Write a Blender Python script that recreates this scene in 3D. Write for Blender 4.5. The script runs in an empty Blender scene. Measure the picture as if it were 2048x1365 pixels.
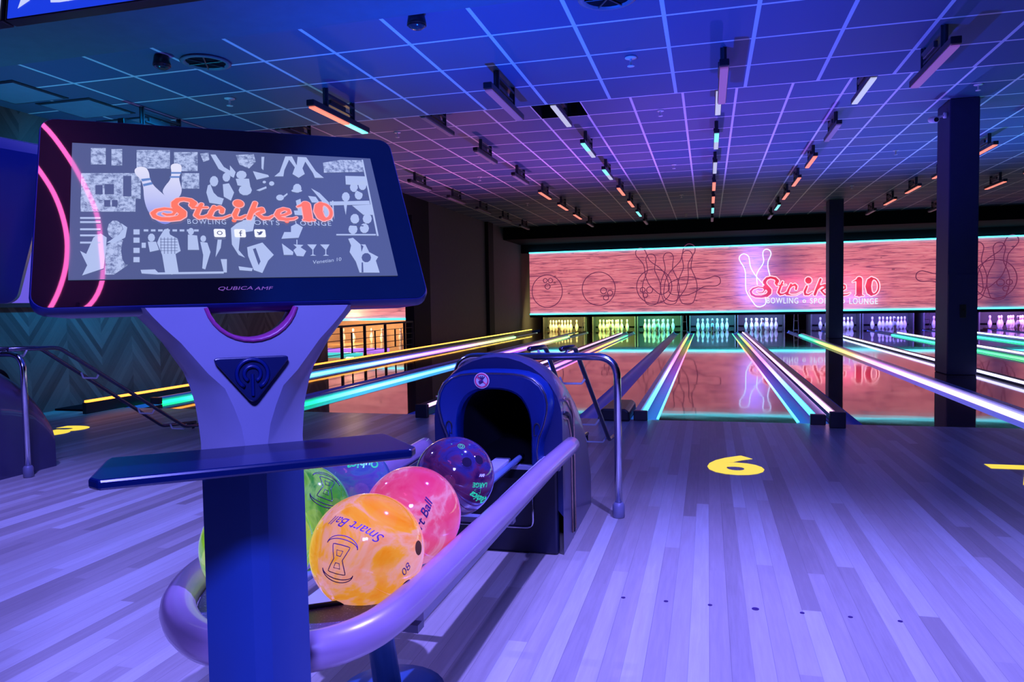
import bpy, bmesh, math, random
import numpy as np
from mathutils import Vector, Matrix, noise
random.seed(7)
S = bpy.context.scene
COL = S.collection
PI = math.pi

# ------------------------------------------------------------------ camera, world, lights, exposure
F_PX = 1473.3
def look(yaw, pitch, roll):
    cy, sy = math.cos(yaw), math.sin(yaw)
    f = Vector((-sy*math.cos(pitch), cy*math.cos(pitch), math.sin(pitch)))
    r = Vector((cy, sy, 0)); u = r.cross(f)
    cr, sr = math.cos(roll), math.sin(roll)
    r2 = cr*r + sr*u; u2 = -sr*r + cr*u
    return Matrix((r2, u2, -f)).transposed()
cam = bpy.data.cameras.new('camera'); co = bpy.data.objects.new('camera', cam); COL.objects.link(co)
cam.sensor_width = 36.0; cam.lens = F_PX*36.0/2048; cam.clip_start = 0.05; cam.clip_end = 200
co.matrix_world = Matrix.Translation((0, 0, 0.9517)) @ look(0.2605, -0.0497, -0.0170).to_4x4()
S.camera = co
w = bpy.data.worlds.new('world'); S.world = w; w.use_nodes = True
w.node_tree.nodes['Background'].inputs[0].default_value = (0.01, 0.03, 0.16, 1)
w.node_tree.nodes['Background'].inputs[1].default_value = 0.10
S.view_settings.view_transform = 'Standard'; S.view_settings.look = 'None'
S.view_settings.exposure = 0.0; S.view_settings.gamma = 1.0
S.view_settings.use_curve_mapping = False
S.cycles.use_denoising = True
S.cycles.max_bounces = 8; S.cycles.diffuse_bounces = 3; S.cycles.glossy_bounces = 4
S.cycles.caustics_reflective = False; S.cycles.caustics_refractive = False
S.cycles.sample_clamp_indirect = 4.0

def light(name, kind, loc, target, color, power, size=0.1, size_y=None, angle=100, blend=0.6):
    d = bpy.data.lights.new(name, kind); d.color = color; d.energy = power
    if kind == 'AREA':
        d.shape = 'RECTANGLE'; d.size = size; d.size_y = size_y or size
    else:
        d.shadow_soft_size = size
    if kind == 'SPOT':
        d.spot_size = math.radians(angle); d.spot_blend = blend
    o = bpy.data.objects.new(name, d); COL.objects.link(o); o.location = loc
    if target is not None:
        o.rotation_euler = (Vector(target)-Vector(loc)).to_track_quat('-Z', 'Y').to_euler()
    return o
# violet black-light floods under the soffit, plus an added soft fill behind the camera
light('flood_violet', 'SPOT', (0.20, 2.30, 2.56), (0.15, 1.55, 0), (0.205, 0.19, 1.0), 740, 0.022, angle=108, blend=0.9)
light('flood_violet_left', 'SPOT', (-3.2, 2.55, 2.56), (-2.7, 2.0, 0), (0.205, 0.19, 1.0), 490, 0.03, angle=112, blend=0.9)
light('added_front_fill', 'SPOT', (0.25, -0.95, 2.5), (-0.45, 1.15, 0.5), (0.19, 0.19, 1.0), 1000, 0.25, angle=84, blend=0.8)
# added spots with no fixture, tinting the ceiling, soffit and left wall
light('added_wash_blue', 'SPOT', (-1.55, 4.40, 0.05), (-0.75, 4.8, 2.8), (0.003, 0.085, 1.0), 760, 0.03, angle=125, blend=1)
light('added_wash_teal', 'SPOT', (-5.0, 4.8, 0.05), (-4.6, 5.0, 2.8), (0.0, 0.24, 0.42), 330, 0.03, angle=125, blend=1)
light('added_wash_soffit', 'SPOT', (0.9, -1.5, 0.25), (0.72, 1.0, 2.6), (0.0, 0.08, 1.0), 3200, 0.05, angle=36, blend=.3)  # added to turn the soffit mirrored in the bezel blue
light('added_wash_wall_teal', 'SPOT', (-4.3, 5.6, 2.6), (-6.1, 6.2, 1.5), (0.0, 0.34, 0.90), 620, 0.15, angle=85, blend=1)
for n_, x_, y_, c_, p_ in (('left', -3.99, 13.0, (.70, .18, .60), 420), ('middle', -.735, 12.5, (.28, .12, 1.0), 700), ('centre', .83, 9.0, (.12, .08, 1.0), 420), ('right', 2.62, 13.5, (.10, .18, 1.0), 700), ('far_right', 6.26, 12.0, (.0, .30, .60), 700)):
    light('added_uplight_'+n_, 'SPOT', (x_, y_, .10), (x_, y_-.7, 3.3), c_, p_, 0.03, angle=132, blend=1)  # added unseen spots at lane level that colour the ceiling

# ------------------------------------------------------------------ materials
def lin(c):
    return tuple(((v/255)/12.92 if v/255 <= 0.04045 else ((v/255+0.055)/1.055)**2.4) for v in c)
class NT:
    def __init__(s, name):
        s.m = bpy.data.materials.new(name); s.m.use_nodes = True; s.t = s.m.node_tree
        s.b = s.t.nodes['Principled BSDF']; s.o = s.t.nodes['Material Output']
    def n(s, kind, **kw):
        nd = s.t.nodes.new(kind)
        for k, v in kw.items(): setattr(nd, k, v)
        return nd
    def link(s, a, b): s.t.links.new(a, b)
    def val(s, sock, v):
        if hasattr(v, 'is_output'): s.link(v, sock)
        else: sock.default_value = v
    def math(s, op, a, b=None, c=None):
        nd = s.n('ShaderNodeMath', operation=op)
        s.val(nd.inputs[0], a)
        if b is not None: s.val(nd.inputs[1], b)
        if c is not None: s.val(nd.inputs[2], c)
        return nd.outputs[0]
    def xyz(s, kind='Object'):
        tc = s.n('ShaderNodeTexCoord'); sp = s.n('ShaderNodeSeparateXYZ'); s.link(tc.outputs[kind], sp.inputs[0])
        return tc.outputs[kind], sp.outputs[0], sp.outputs[1], sp.outputs[2]
    def vec(s, x, y, z):
        c = s.n('ShaderNodeCombineXYZ')
        for i, v in enumerate((x, y, z)): s.val(c.inputs[i], v)
        return c.outputs[0]
    def rand(s, v):
        nd = s.n('ShaderNodeTexWhiteNoise', noise_dimensions='3D'); s.link(v, nd.inputs['Vector']); return nd.outputs['Value']
    def noise(s, v, scale, detail=3, rough=0.5, dist=0.0):
        nd = s.n('ShaderNodeTexNoise'); s.link(v, nd.inputs['Vector']); nd.inputs['Scale'].default_value = scale
        nd.inputs['Detail'].default_value = detail; nd.inputs['Roughness'].default_value = rough
        nd.inputs['Distortion'].default_value = dist
        return nd.outputs['Fac']
    def ramp(s, f, stops, interp='LINEAR'):
        nd = s.n('ShaderNodeValToRGB'); s.val(nd.inputs[0], f); cr = nd.color_ramp; cr.interpolation = interp
        while len(cr.elements) < len(stops): cr.elements.new(0.5)
        for e, (p, c) in zip(cr.elements, stops): e.position = p; e.color = (*c, 1)
        return nd.outputs[0]
    def mix(s, f, a, b, mode='MIX'):
        nd = s.n('ShaderNodeMix', data_type='RGBA', blend_type=mode); s.val(nd.inputs[0], f)
        for sock, v in ((nd.inputs[6], a), (nd.inputs[7], b)):
            if isinstance(v, tuple): sock.default_value = (*v, 1)
            else: s.link(v, sock)
        return nd.outputs[2]
    def base(s, v):
        if isinstance(v, tuple): s.b.inputs['Base Color'].default_value = (*v, 1)
        else: s.link(v, s.b.inputs['Base Color'])
    def set(s, **kw):
        for k, v in kw.items(): s.val(s.b.inputs[k], v)
        return s
    def emit(s, color, strength):
        if isinstance(color, tuple): s.b.inputs['Emission Color'].default_value = (*color, 1)
        else: s.link(color, s.b.inputs['Emission Color'])
        s.val(s.b.inputs['Emission Strength'], strength)
        return s
def plain(name, color, rough=0.5, metal=0.0, spec=0.5, coat=0.0, bump=0.0):
    t = NT(name)
    tc, x, y, z = t.xyz()
    n = t.noise(tc, 9.0, 4)
    t.base(t.mix(n, tuple(c*0.88 for c in color), tuple(min(1, c*1.12) for c in color)))
    t.set(Metallic=metal)
    t.b.inputs['Specular IOR Level'].default_value = spec
    t.b.inputs['Roughness'].default_value = rough
    t.b.inputs['Coat Weight'].default_value = coat
    if bump:
        bp = t.n('ShaderNodeBump'); bp.inputs['Strength'].default_value = bump; bp.inputs['Distance'].default_value = 0.01
        t.link(t.noise(tc, 120.0, 2), bp.inputs['Height']); t.link(bp.outputs[0], t.b.inputs['Normal'])
    return t.m
def glow(name, color, strength, base=(0.02, 0.02, 0.02), rough=0.4):
    t = NT(name); t.base(base); t.emit(color, strength); t.b.inputs['Roughness'].default_value = rough
    return t.m

def planks(name, width, length, cols, rough, grain=14.0, coat=0.0, bands=False):
    t = NT(name); tc, x, y, z = t.xyz()
    cx = t.math('FLOOR', t.math('DIVIDE', x, width))
    off = t.math('MULTIPLY', t.rand(t.vec(cx, 3.3, 1.0)), length)
    cy = t.math('FLOOR', t.math('DIVIDE', t.math('ADD', y, off), length))
    r = t.rand(t.vec(cx, cy, 0.0))
    g = t.noise(t.vec(t.math('MULTIPLY', x, grain), t.math('MULTIPLY', y, 0.9), t.math('MULTIPLY', r, 37.0)), 6.0, 5, 0.6)
    f = t.math('ADD', t.math('MULTIPLY', r, 0.8), t.math('MULTIPLY', t.math('SUBTRACT', g, 0.5), 0.5))
    col = t.ramp(f, cols)
    fx = t.math('FRACT', t.math('DIVIDE', x, width))
    edge = t.math('LESS_THAN', fx, 0.03)
    col = t.mix(t.math('MULTIPLY', edge, 0.35), col, (0.05, 0.03, 0.03))
    t.base(col); t.b.inputs['Roughness'].default_value = rough; t.b.inputs['Coat Weight'].default_value = coat
    t.b.inputs['Coat Roughness'].default_value = 0.03
    return t

M = {}
M['approach'] = planks('maple_approach', 0.055, 1.7, [(0.0, (0.30, 0.25, 0.22)), (0.35, (0.42, 0.36, 0.32)), (0.7, (0.52, 0.49, 0.45)), (1.0, (0.66, 0.64, 0.60))], 0.34).m
M['lane'] = planks('lane_wood', 0.0268, 6.0, [(0.0, (0.10, 0.035, 0.02)), (0.5, (0.15, 0.055, 0.03)), (1.0, (0.20, 0.085, 0.05))], 0.045, coat=0.2)
t = M['lane']; tc, x, y, z = t.xyz(); bp = t.n('ShaderNodeBump'); bp.inputs['Strength'].default_value = 0.25; bp.inputs['Distance'].default_value = 0.004
t.link(t.noise(t.vec(t.math('MULTIPLY', x, 0.5), t.math('MULTIPLY', y, 1.1), 0.0), 1.6, 2, 0.5), bp.inputs['Height']); t.link(bp.outputs[0], t.b.inputs['Normal']); M['lane'] = t.m
M['warmfloor'] = planks('warm_lane_wood', 0.05, 4.0, [(0.0, (0.45, 0.25, 0.10)), (1.0, (0.65, 0.42, 0.2))], 0.08).m
M['gutter'] = plain('gutter_plastic', (0.20, 0.32, 0.78), 0.42, 0, 0.8)
M['cap'] = plain('divider_capping', (0.05, 0.03, 0.03), 0.06, 0, 0.7)
M['rail'] = plain('bumper_metal', (0.24, 0.36, 0.70), 0.28, 0.3)
M['black'] = plain('black_plastic', (0.012, 0.013, 0.02), 0.35)
M['matte'] = plain('matte_black', (0.006, 0.007, 0.012), 0.9, 0, 0.1)
M['bracket'] = plain('bracket_metal', (0.05, 0.055, 0.07), 0.4, 0.3)
M['chrome'] = plain('chrome_tube', (0.72, 0.72, 0.80), 0.16, 1.0)
M['darktube'] = plain('dark_tube', (0.16, 0.15, 0.20), 0.25, 0.9)
M['hood'] = plain('hood_plastic', (0.003, 0.022, 0.155), 0.34, 0, 0.35, coat=0.05)
M['hoodside'] = plain('hood_side_plastic', (0.085, 0.08, 0.18), 0.34, 0.45, 0.6, coat=0.3)
M['pan'] = plain('lavender_pan', (0.42, 0.40, 0.58), 0.3)
M['navyhood'] = plain('dark_hood_plastic', (0.004, 0.012, 0.075), 0.35)
M['navy'] = plain('navy_panel', (0.006, 0.008, 0.03), 0.35)
M['copper'] = plain('copper_trim', (0.55, 0.34, 0.25), 0.25, 0.8)
M['silver'] = plain('silver_powder_coat', (0.20, 0.20, 0.30), 0.42, 0.1, 0.4, coat=0.05)
M['ring'] = plain('lilac_powder_coat', (0.34, 0.22, 0.34), 0.30, 0.05, 0.6, coat=0.4)
M['housing'] = plain('kiosk_housing', (0.001, 0.008, 0.085), 0.32, 0, 0.3)
M['bezel'] = plain('bezel_glass', (0.001, 0.001, 0.003), 0.02, 0, 0.5)
M['bezel'].node_tree.nodes['Principled BSDF'].inputs['IOR'].default_value = 1.75
M['shelf'] = plain('dark_shelf', (0.001, 0.007, 0.05), 0.2, 0, 0.5)
M['rubber'] = plain('black_rubber', (0.02, 0.02, 0.03), 0.6)
M['wallp'] = plain('dark_purple_wall', (0.10, 0.085, 0.11), 0.8)
M['walld'] = plain('near_black_wall', (0.012, 0.014, 0.022), 0.8, 0, 0.2)
M['column'] = plain('column_paint', (0.026, 0.03, 0.10), 0.55, 0, 0.3)
M['white'] = plain('white_plastic', (0.75, 0.75, 0.78), 0.4)
M['soffit'] = plain('soffit_paint', (0.10, 0.14, 0.20), 0.8, 0, 0.2)
M['curtain'] = plain('pit_curtain', (0.10, 0.10, 0.11), 0.9)
M['kick'] = plain('kickback_board', (0.10, 0.10, 0.11), 0.6)
M['deck'] = plain('pin_deck', (0.5, 0.5, 0.5), 0.2)
M['pin'] = plain('pin_white', (0.85, 0.85, 0.85), 0.3)
M['pinband'] = plain('pin_stripe_red', (0.5, 0.05, 0.05), 0.3)
M['yellow'] = glow('yellow_floor_light', lin((255, 226, 70)), 1.0)
M['ink'] = plain('dark_print', (0.05, 0.02, 0.12), 0.3)
M['inkpurple'] = plain('purple_print', (0.16, 0.04, 0.30), 0.3)

# speckled tray
t = NT('speckled_tray'); tc, x, y, z = t.xyz()
n = t.noise(tc, 300, 2, 0.5); t.base(t.ramp(n, [(0.0, (0.03, 0.02, 0.10)), (0.62, (0.05, 0.035, 0.15)), (0.75, (0.35, 0.3, 0.5))]))
t.b.inputs['Roughness'].default_value = 0.35; M['tray'] = t.m

# ceiling tiles with a light grid
def ceiling_mat(name, y0, ystep):
    t = NT(name); tc, x, y, z = t.xyz()
    u = t.math('DIVIDE', t.math('SUBTRACT', x, 0.318), 0.586); v = t.math('DIVIDE', t.math('SUBTRACT', y, y0), ystep)
    def line(q, wd): return t.math('LESS_THAN', t.math('ABSOLUTE', t.math('SUBTRACT', t.math('FRACT', t.math('ADD', q, 0.5)), 0.5)), wd)
    g = t.math('MAXIMUM', line(u, 0.024), line(v, 0.020))
    r = t.rand(t.vec(t.math('FLOOR', u), t.math('FLOOR', v), 0.0))
    tile = t.mix(r, (0.055, 0.10, 0.24), (0.125, 0.13, 0.21))
    sp = t.noise(tc, 220.0, 2); tile = t.mix(t.math('MULTIPLY', sp, 0.35), tile, (0.06, 0.10, 0.18))
    t.base(t.mix(g, tile, (0.75, 0.72, 0.80))); t.b.inputs['Roughness'].default_value = 0.6
    t.b.inputs['Specular IOR Level'].default_value = 0.25
    bp = t.n('ShaderNodeBump'); bp.inputs['Strength'].default_value = 0.15; t.link(g, bp.inputs['Height']); t.link(bp.outputs[0], t.b.inputs['Normal'])
    return t.m
M['ceil_front'] = ceiling_mat('ceiling_tiles_front', 6.80, 0.615)
M['ceil_rear'] = ceiling_mat('ceiling_tiles_rear', 9.28, 0.64)

# herringbone side wall
t = NT('herringbone_wall'); tc, x, y, z = t.xyz()
u = t.math('PINGPONG', y, 0.42)
s_ = t.math('DIVIDE', t.math('ADD', z, t.math('MULTIPLY', u, 1.3)), 0.085)
r = t.rand(t.vec(t.math('FLOOR', s_), t.math('FLOOR', t.math('DIVIDE', y, 0.42)), 0.0))
g = t.noise(t.vec(t.math('MULTIPLY', s_, 0.6), t.math('MULTIPLY', u, 0.6), y), 9.0, 4, 0.7)
f = t.math('ADD', t.math('MULTIPLY', r, 0.6), t.math('MULTIPLY', g, 0.4))
t.base(t.ramp(f, [(0.1, (0.035, 0.03, 0.03)), (0.9, (0.16, 0.14, 0.13))])); t.b.inputs['Roughness'].default_value = 0.55
M['herring'] = t.m

# wood-print panel with its pink put into the emission
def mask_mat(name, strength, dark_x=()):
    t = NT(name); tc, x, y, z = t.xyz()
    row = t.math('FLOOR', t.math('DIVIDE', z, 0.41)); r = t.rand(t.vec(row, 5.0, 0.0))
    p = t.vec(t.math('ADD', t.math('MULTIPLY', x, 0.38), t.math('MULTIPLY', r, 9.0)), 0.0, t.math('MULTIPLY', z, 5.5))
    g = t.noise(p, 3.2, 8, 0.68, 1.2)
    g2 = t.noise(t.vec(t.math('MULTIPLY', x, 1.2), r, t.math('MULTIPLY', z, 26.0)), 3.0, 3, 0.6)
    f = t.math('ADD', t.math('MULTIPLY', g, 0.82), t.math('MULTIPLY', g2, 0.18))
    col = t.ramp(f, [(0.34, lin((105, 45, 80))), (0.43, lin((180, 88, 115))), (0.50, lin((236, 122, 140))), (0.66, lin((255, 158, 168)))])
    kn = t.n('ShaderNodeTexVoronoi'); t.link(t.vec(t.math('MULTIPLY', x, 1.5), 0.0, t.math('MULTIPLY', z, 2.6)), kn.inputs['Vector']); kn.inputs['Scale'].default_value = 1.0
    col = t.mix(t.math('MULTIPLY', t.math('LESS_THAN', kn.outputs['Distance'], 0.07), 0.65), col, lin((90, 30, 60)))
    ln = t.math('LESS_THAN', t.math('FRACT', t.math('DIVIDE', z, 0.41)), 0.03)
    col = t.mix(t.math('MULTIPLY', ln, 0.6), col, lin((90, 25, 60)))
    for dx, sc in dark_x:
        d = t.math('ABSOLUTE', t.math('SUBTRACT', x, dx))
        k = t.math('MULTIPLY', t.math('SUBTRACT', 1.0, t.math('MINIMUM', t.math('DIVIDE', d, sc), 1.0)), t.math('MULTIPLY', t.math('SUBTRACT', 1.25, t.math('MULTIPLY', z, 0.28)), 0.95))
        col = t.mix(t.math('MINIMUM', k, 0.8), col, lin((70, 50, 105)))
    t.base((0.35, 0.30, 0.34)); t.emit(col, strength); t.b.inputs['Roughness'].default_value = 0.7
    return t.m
M['mask'] = mask_mat('wood_print_emissive', 0.84, [(0.05, 0.85), (5.9, 0.9)])
M['mask2'] = mask_mat('wood_print_emissive_side', 0.9)
M['cyan'] = glow('cyan_light_strip', (0.06, 0.80, 1.0), 4.0)
M['cyan_s'] = glow('cyan_light_strip_side', (0.06, 0.80, 0.95), 2.5)

# rainbow light tubes: colour runs along the lane
def tube_mat(name, stops, strength):
    t = NT(name); tc, x, y, z = t.xyz()
    f = t.math('DIVIDE', t.math('SUBTRACT', y, 5.6), 15.0)
    t.base((0.1, 0.1, 0.1)); t.emit(t.ramp(f, [(p, lin(c)) for p, c in stops]), strength)
    return t.m
RB = [(0.0, (70, 225, 255)), (0.14, (110, 200, 255)), (0.26, (190, 165, 255)), (0.38, (250, 120, 225)), (0.50, (255, 120, 170)), (0.60, (255, 150, 90)), (0.74, (250, 225, 90)), (0.9, (90, 245, 130)), (1.0, (60, 240, 160))]
M['tube_rainbow'] = tube_mat('tube_rainbow', RB, 2.6)
M['tube_cyan'] = tube_mat('tube_cyan', [(0.0, (10, 245, 100)), (0.065, (20, 245, 120)), (0.15, (110, 250, 240)), (0.30, (90, 220, 255)), (0.45, (150, 130, 255)), (0.6, (230, 110, 240)), (0.75, (255, 150, 130)), (0.9, (220, 240, 90)), (1.0, (120, 240, 120))], 4.4)
M['tube_pink'] = tube_mat('tube_pink', [(0.0, (255, 190, 255)), (0.3, (250, 185, 255)), (0.6, (255, 170, 235)), (1.0, (225, 190, 255))], 2.0)
M['tube_white'] = tube_mat('tube_white', [(0.0, (180, 190, 255)), (0.5, (205, 190, 255)), (1.0, (190, 230, 255))], 3.0)
M['tube_right'] = tube_mat('tube_right', [(0.0, (205, 190, 255)), (0.22, (225, 180, 255)), (0.38, (255, 150, 215)), (0.52, (255, 170, 110)), (0.66, (250, 230, 90)), (0.82, (70, 240, 130)), (1.0, (50, 240, 190))], 2.8)
M['tube_green'] = tube_mat('tube_green', [(0.0, (220, 240, 90)), (0.3, (120, 240, 100)), (0.6, (60, 240, 130)), (1.0, (50, 240, 190))], 3.2)
M['tube_orange'] = tube_mat('tube_orange', [(0.0, (255, 158, 45)), (0.5, (255, 155, 60)), (1.0, (250, 215, 90))], 2.6)

# ------------------------------------------------------------------ geometry helpers
def finish(name, me, mat, parent=None, smooth=False):
    o = bpy.data.objects.new(name, me); COL.objects.link(o)
    if mat is not None:
        for mm in (mat if isinstance(mat, (list, tuple)) else [mat]): me.materials.append(mm)
    if smooth:
        for p in me.polygons: p.use_smooth = True
    if parent is not None: o.parent = parent
    return o
def mesh(name, vs, fs, mat, parent=None, smooth=False, fix=False):
    me = bpy.data.meshes.new(name); me.from_pydata([tuple(v) for v in vs], [], fs); me.update()
    if fix:
        bm = bmesh.new(); bm.from_mesh(me); bmesh.ops.recalc_face_normals(bm, faces=bm.faces); bm.to_mesh(me); bm.free()
    return finish(name, me, mat, parent, smooth)
class MB:
    def __init__(s): s.v = []; s.f = []; s.mi = []
    def add(s, vs, fs, mi=0):
        k = len(s.v); s.v += [tuple(v) for v in vs]; s.f += [tuple(i+k for i in f) for f in fs]; s.mi += [mi]*len(fs); return s
    def box(s, x0, x1, y0, y1, z0, z1, mi=0, mat=None):
        vs = [Vector(p) for p in ((x0,y0,z0),(x1,y0,z0),(x1,y1,z0),(x0,y1,z0),(x0,y0,z1),(x1,y0,z1),(x1,y1,z1),(x0,y1,z1))]
        if mat: vs = [mat @ v for v in vs]
        return s.add(vs, [(0,3,2,1),(4,5,6,7),(0,1,5,4),(1,2,6,5),(2,3,7,6),(3,0,4,7)], mi)
    def tube(s, pts, r, seg=10, closed=False, caps=True, mi=0):
        vs, fs = tube_geo(pts, r, seg, closed, caps); return s.add(vs, fs, mi)
    def prism(s, poly, fn0, fn1, mi=0):
        n = len(poly); vs = [fn0(*p) for p in poly]+[fn1(*p) for p in poly]
        fs = [tuple(range(n))[::-1], tuple(range(n, 2*n))]+[(i, (i+1) % n, n+(i+1) % n, n+i) for i in range(n)]
        return s.add(vs, fs, mi)
    def build(s, name, mat, parent=None, smooth=False, bevel=0.0, fix=True, auto=False):
        me = bpy.data.meshes.new(name); me.from_pydata(s.v, [], s.f); me.update()
        bm = bmesh.new(); bm.from_mesh(me)
        if fix: bmesh.ops.recalc_face_normals(bm, faces=bm.faces)
        bm.to_mesh(me); bm.free()
        for p, m in zip(me.polygons, s.mi): p.material_index = m
        o = finish(name, me, mat, parent, smooth)
        if bevel:
            b = o.modifiers.new('bevel', 'BEVEL'); b.width = bevel; b.segments = 2; b.limit_method = 'ANGLE'; b.angle_limit = math.radians(40)
        return o
def tube_geo(pts, r, seg=10, closed=False, caps=True):
    pts = [Vector(p) for p in pts]; n = len(pts); vs = []; fs = []
    up = None
    for i in range(n):
        a = pts[(i-1) % n] if (closed or i > 0) else pts[i]; b = pts[(i+1) % n] if (closed or i < n-1) else pts[i]
        d = (b-a); d = d.normalized() if d.length > 1e-9 else Vector((0, 0, 1))
        if up is None:
            up = Vector((0, 0, 1)) if abs(d.z) < 0.9 else Vector((1, 0, 0))
        up = (up-d*up.dot(d)); up = up.normalized() if up.length > 1e-6 else d.orthogonal().normalized()
        sd = d.cross(up); rr = r[i] if isinstance(r, (list, tuple)) else r
        for k in range(seg):
            t_ = 2*PI*k/seg; vs.append(pts[i]+(up*math.cos(t_)+sd*math.sin(t_))*rr)
    m = n if closed else n-1
    for i in range(m):
        j = (i+1) % n
        for k in range(seg):
            l = (k+1) % seg; fs.append((i*seg+k, i*seg+l, j*seg+l, j*seg+k))
    if caps and not closed:
        fs.append(tuple(range(seg))); fs.append(tuple((n-1)*seg+k for k in range(seg))[::-1])
    return vs, fs
def fillet(pts, rad, seg=6):
    pts = [Vector(p) for p in pts]; out = [pts[0]]
    for i in range(1, len(pts)-1):
        a, b, c = pts[i-1], pts[i], pts[i+1]; u = (a-b).normalized(); v = (c-b).normalized()
        ang = u.angle(v); tl = min(rad/math.tan(ang/2), (a-b).length*0.49, (c-b).length*0.49)
        p0 = b+u*tl; p1 = b+v*tl
        for k in range(seg+1):
            q = k/seg; out.append((1-q)**2*p0+2*q*(1-q)*b+q*q*p1)
    out.append(pts[-1]); return out
def lathe(prof, seg=16, center=(0, 0, 0)):
    vs = []; fs = []; n = len(prof); cx, cy, cz = center
    for r, z in prof:
        for k in range(seg): vs.append((cx+r*math.cos(2*PI*k/seg), cy+r*math.sin(2*PI*k/seg), cz+z))
    for i in range(n-1):
        for k in range(seg):
            l = (k+1) % seg; fs.append((i*seg+k, i*seg+l, (i+1)*seg+l, (i+1)*seg+k))
    fs.append(tuple(range(seg))[::-1]); fs.append(tuple((n-1)*seg+k for k in range(seg)))
    return vs, fs
def empty(name, loc=(0, 0, 0), rz=0.0):
    o = bpy.data.objects.new(name, None); COL.objects.link(o); o.location = loc; o.rotation_euler = (0, 0, rz)
    o.empty_display_size = 0.1; return o
def tag(o, label=None, cat=None, group=None, kind=None):
    for k, v in (('label', label), ('category', cat), ('group', group), ('kind', kind)):
        if v: o[k] = v
    return o
def struct(o): o['kind'] = 'structure'; return o
def box(name, x0, x1, y0, y1, z0, z1, mat, parent=None, bevel=0.0):
    return MB().box(x0, x1, y0, y1, z0, z1).build(name, mat, parent, bevel=bevel)
def copy_tree(o, parent=None):
    c = o.copy(); COL.objects.link(c)
    if parent is not None: c.parent = parent
    for ch in list(o.children): copy_tree(ch, c)
    return c
def text_geo(s, size, shear=0.0, bold=0.0, spacing=1.0, xs=1.0, depth=0.0, align='CENTER'):
    cu = bpy.data.curves.new('lettering', 'FONT'); cu.body = s; cu.size = size; cu.shear = shear; cu.offset = bold
    cu.space_character = spacing; cu.align_x = align; cu.align_y = 'CENTER'; cu.extrude = depth; cu.resolution_u = 4
    o = bpy.data.objects.new('lettering', cu); COL.objects.link(o)
    dg = bpy.context.evaluated_depsgraph_get(); dg.update()
    me = bpy.data.meshes.new_from_object(o.evaluated_get(dg))
    vs = [(v.co.x*xs, v.co.y, v.co.z) for v in me.vertices]; fs = [tuple(p.vertices) for p in me.polygons]
    bpy.data.objects.remove(o); bpy.data.curves.remove(cu); bpy.data.meshes.remove(me)
    return vs, fs
def fill_geo(loops, depth=0.0):
    cu = bpy.data.curves.new('shape', 'CURVE'); cu.dimensions = '2D'; cu.fill_mode = 'BOTH'; cu.extrude = depth
    for lp in loops:
        sp = cu.splines.new('POLY'); sp.points.add(len(lp)-1); sp.use_cyclic_u = True
        for p, q in zip(sp.points, lp): p.co = (q[0], q[1], 0, 1)
    o = bpy.data.objects.new('shape', cu); COL.objects.link(o)
    dg = bpy.context.evaluated_depsgraph_get(); dg.update()
    me = bpy.data.meshes.new_from_object(o.evaluated_get(dg))
    vs = [tuple(v.co) for v in me.vertices]; fs = [tuple(p.vertices) for p in me.polygons]
    bpy.data.objects.remove(o); bpy.data.curves.remove(cu); bpy.data.meshes.remove(me)
    return vs, fs
def contours(strokes, x0, x1, y0, y1, st, level=0.0):
    """outline loops of a union of tapered strokes [(points, radii)]; signed distance on a grid, then marching squares"""
    xs = np.arange(x0, x1+st, st); ys = np.arange(y0, y1+st, st); X, Y = np.meshgrid(xs, ys)
    D = np.full(X.shape, 1e9)
    for pts, rr in strokes:
        for i in range(len(pts)-1):
            (ax, ay), (bx, by) = pts[i], pts[i+1]; r0, r1 = rr[i], rr[i+1]
            dx, dy = bx-ax, by-ay; L = dx*dx+dy*dy+1e-9
            q = np.clip(((X-ax)*dx+(Y-ay)*dy)/L, 0, 1)
            D = np.minimum(D, np.hypot(X-ax-q*dx, Y-ay-q*dy)-(r0+(r1-r0)*q))
    D = D-level; nx, ny = len(xs), len(ys); seg = {}
    def ip(i, j, k, l):
        a, b = D[j, i], D[l, k]; q = a/(a-b) if a != b else 0.5
        return (xs[i]+(xs[k]-xs[i])*q, ys[j]+(ys[l]-ys[j])*q)
    T = {1: [(3, 0)], 2: [(0, 1)], 3: [(3, 1)], 4: [(1, 2)], 5: [(3, 2), (1, 0)], 6: [(0, 2)], 7: [(3, 2)], 8: [(2, 3)], 9: [(2, 0)], 10: [(0, 3), (2, 1)], 11: [(2, 1)], 12: [(1, 3)], 13: [(1, 0)], 14: [(0, 3)]}
    nxt = {}; pos = {}
    for j in range(ny-1):
        for i in range(nx-1):
            c = (D[j, i] < 0)*1+(D[j, i+1] < 0)*2+(D[j+1, i+1] < 0)*4+(D[j+1, i] < 0)*8
            if c in (0, 15): continue
            E = {0: ('h', i, j), 1: ('v', i+1, j), 2: ('h', i, j+1), 3: ('v', i, j)}
            for a, b in T[c]:
                nxt[E[a]] = E[b]
                for e in (E[a], E[b]):
                    if e not in pos:
                        pos[e] = ip(e[1], e[2], e[1]+1, e[2]) if e[0] == 'h' else ip(e[1], e[2], e[1], e[2]+1)
    loops = []; seen = set()
    for s0 in list(nxt):
        if s0 in seen: continue
        lp = []; e = s0
        while e in nxt and e not in seen:
            seen.add(e); lp.append(pos[e]); e = nxt[e]
        if len(lp) > 6: loops.append(lp)
    return loops

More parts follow.
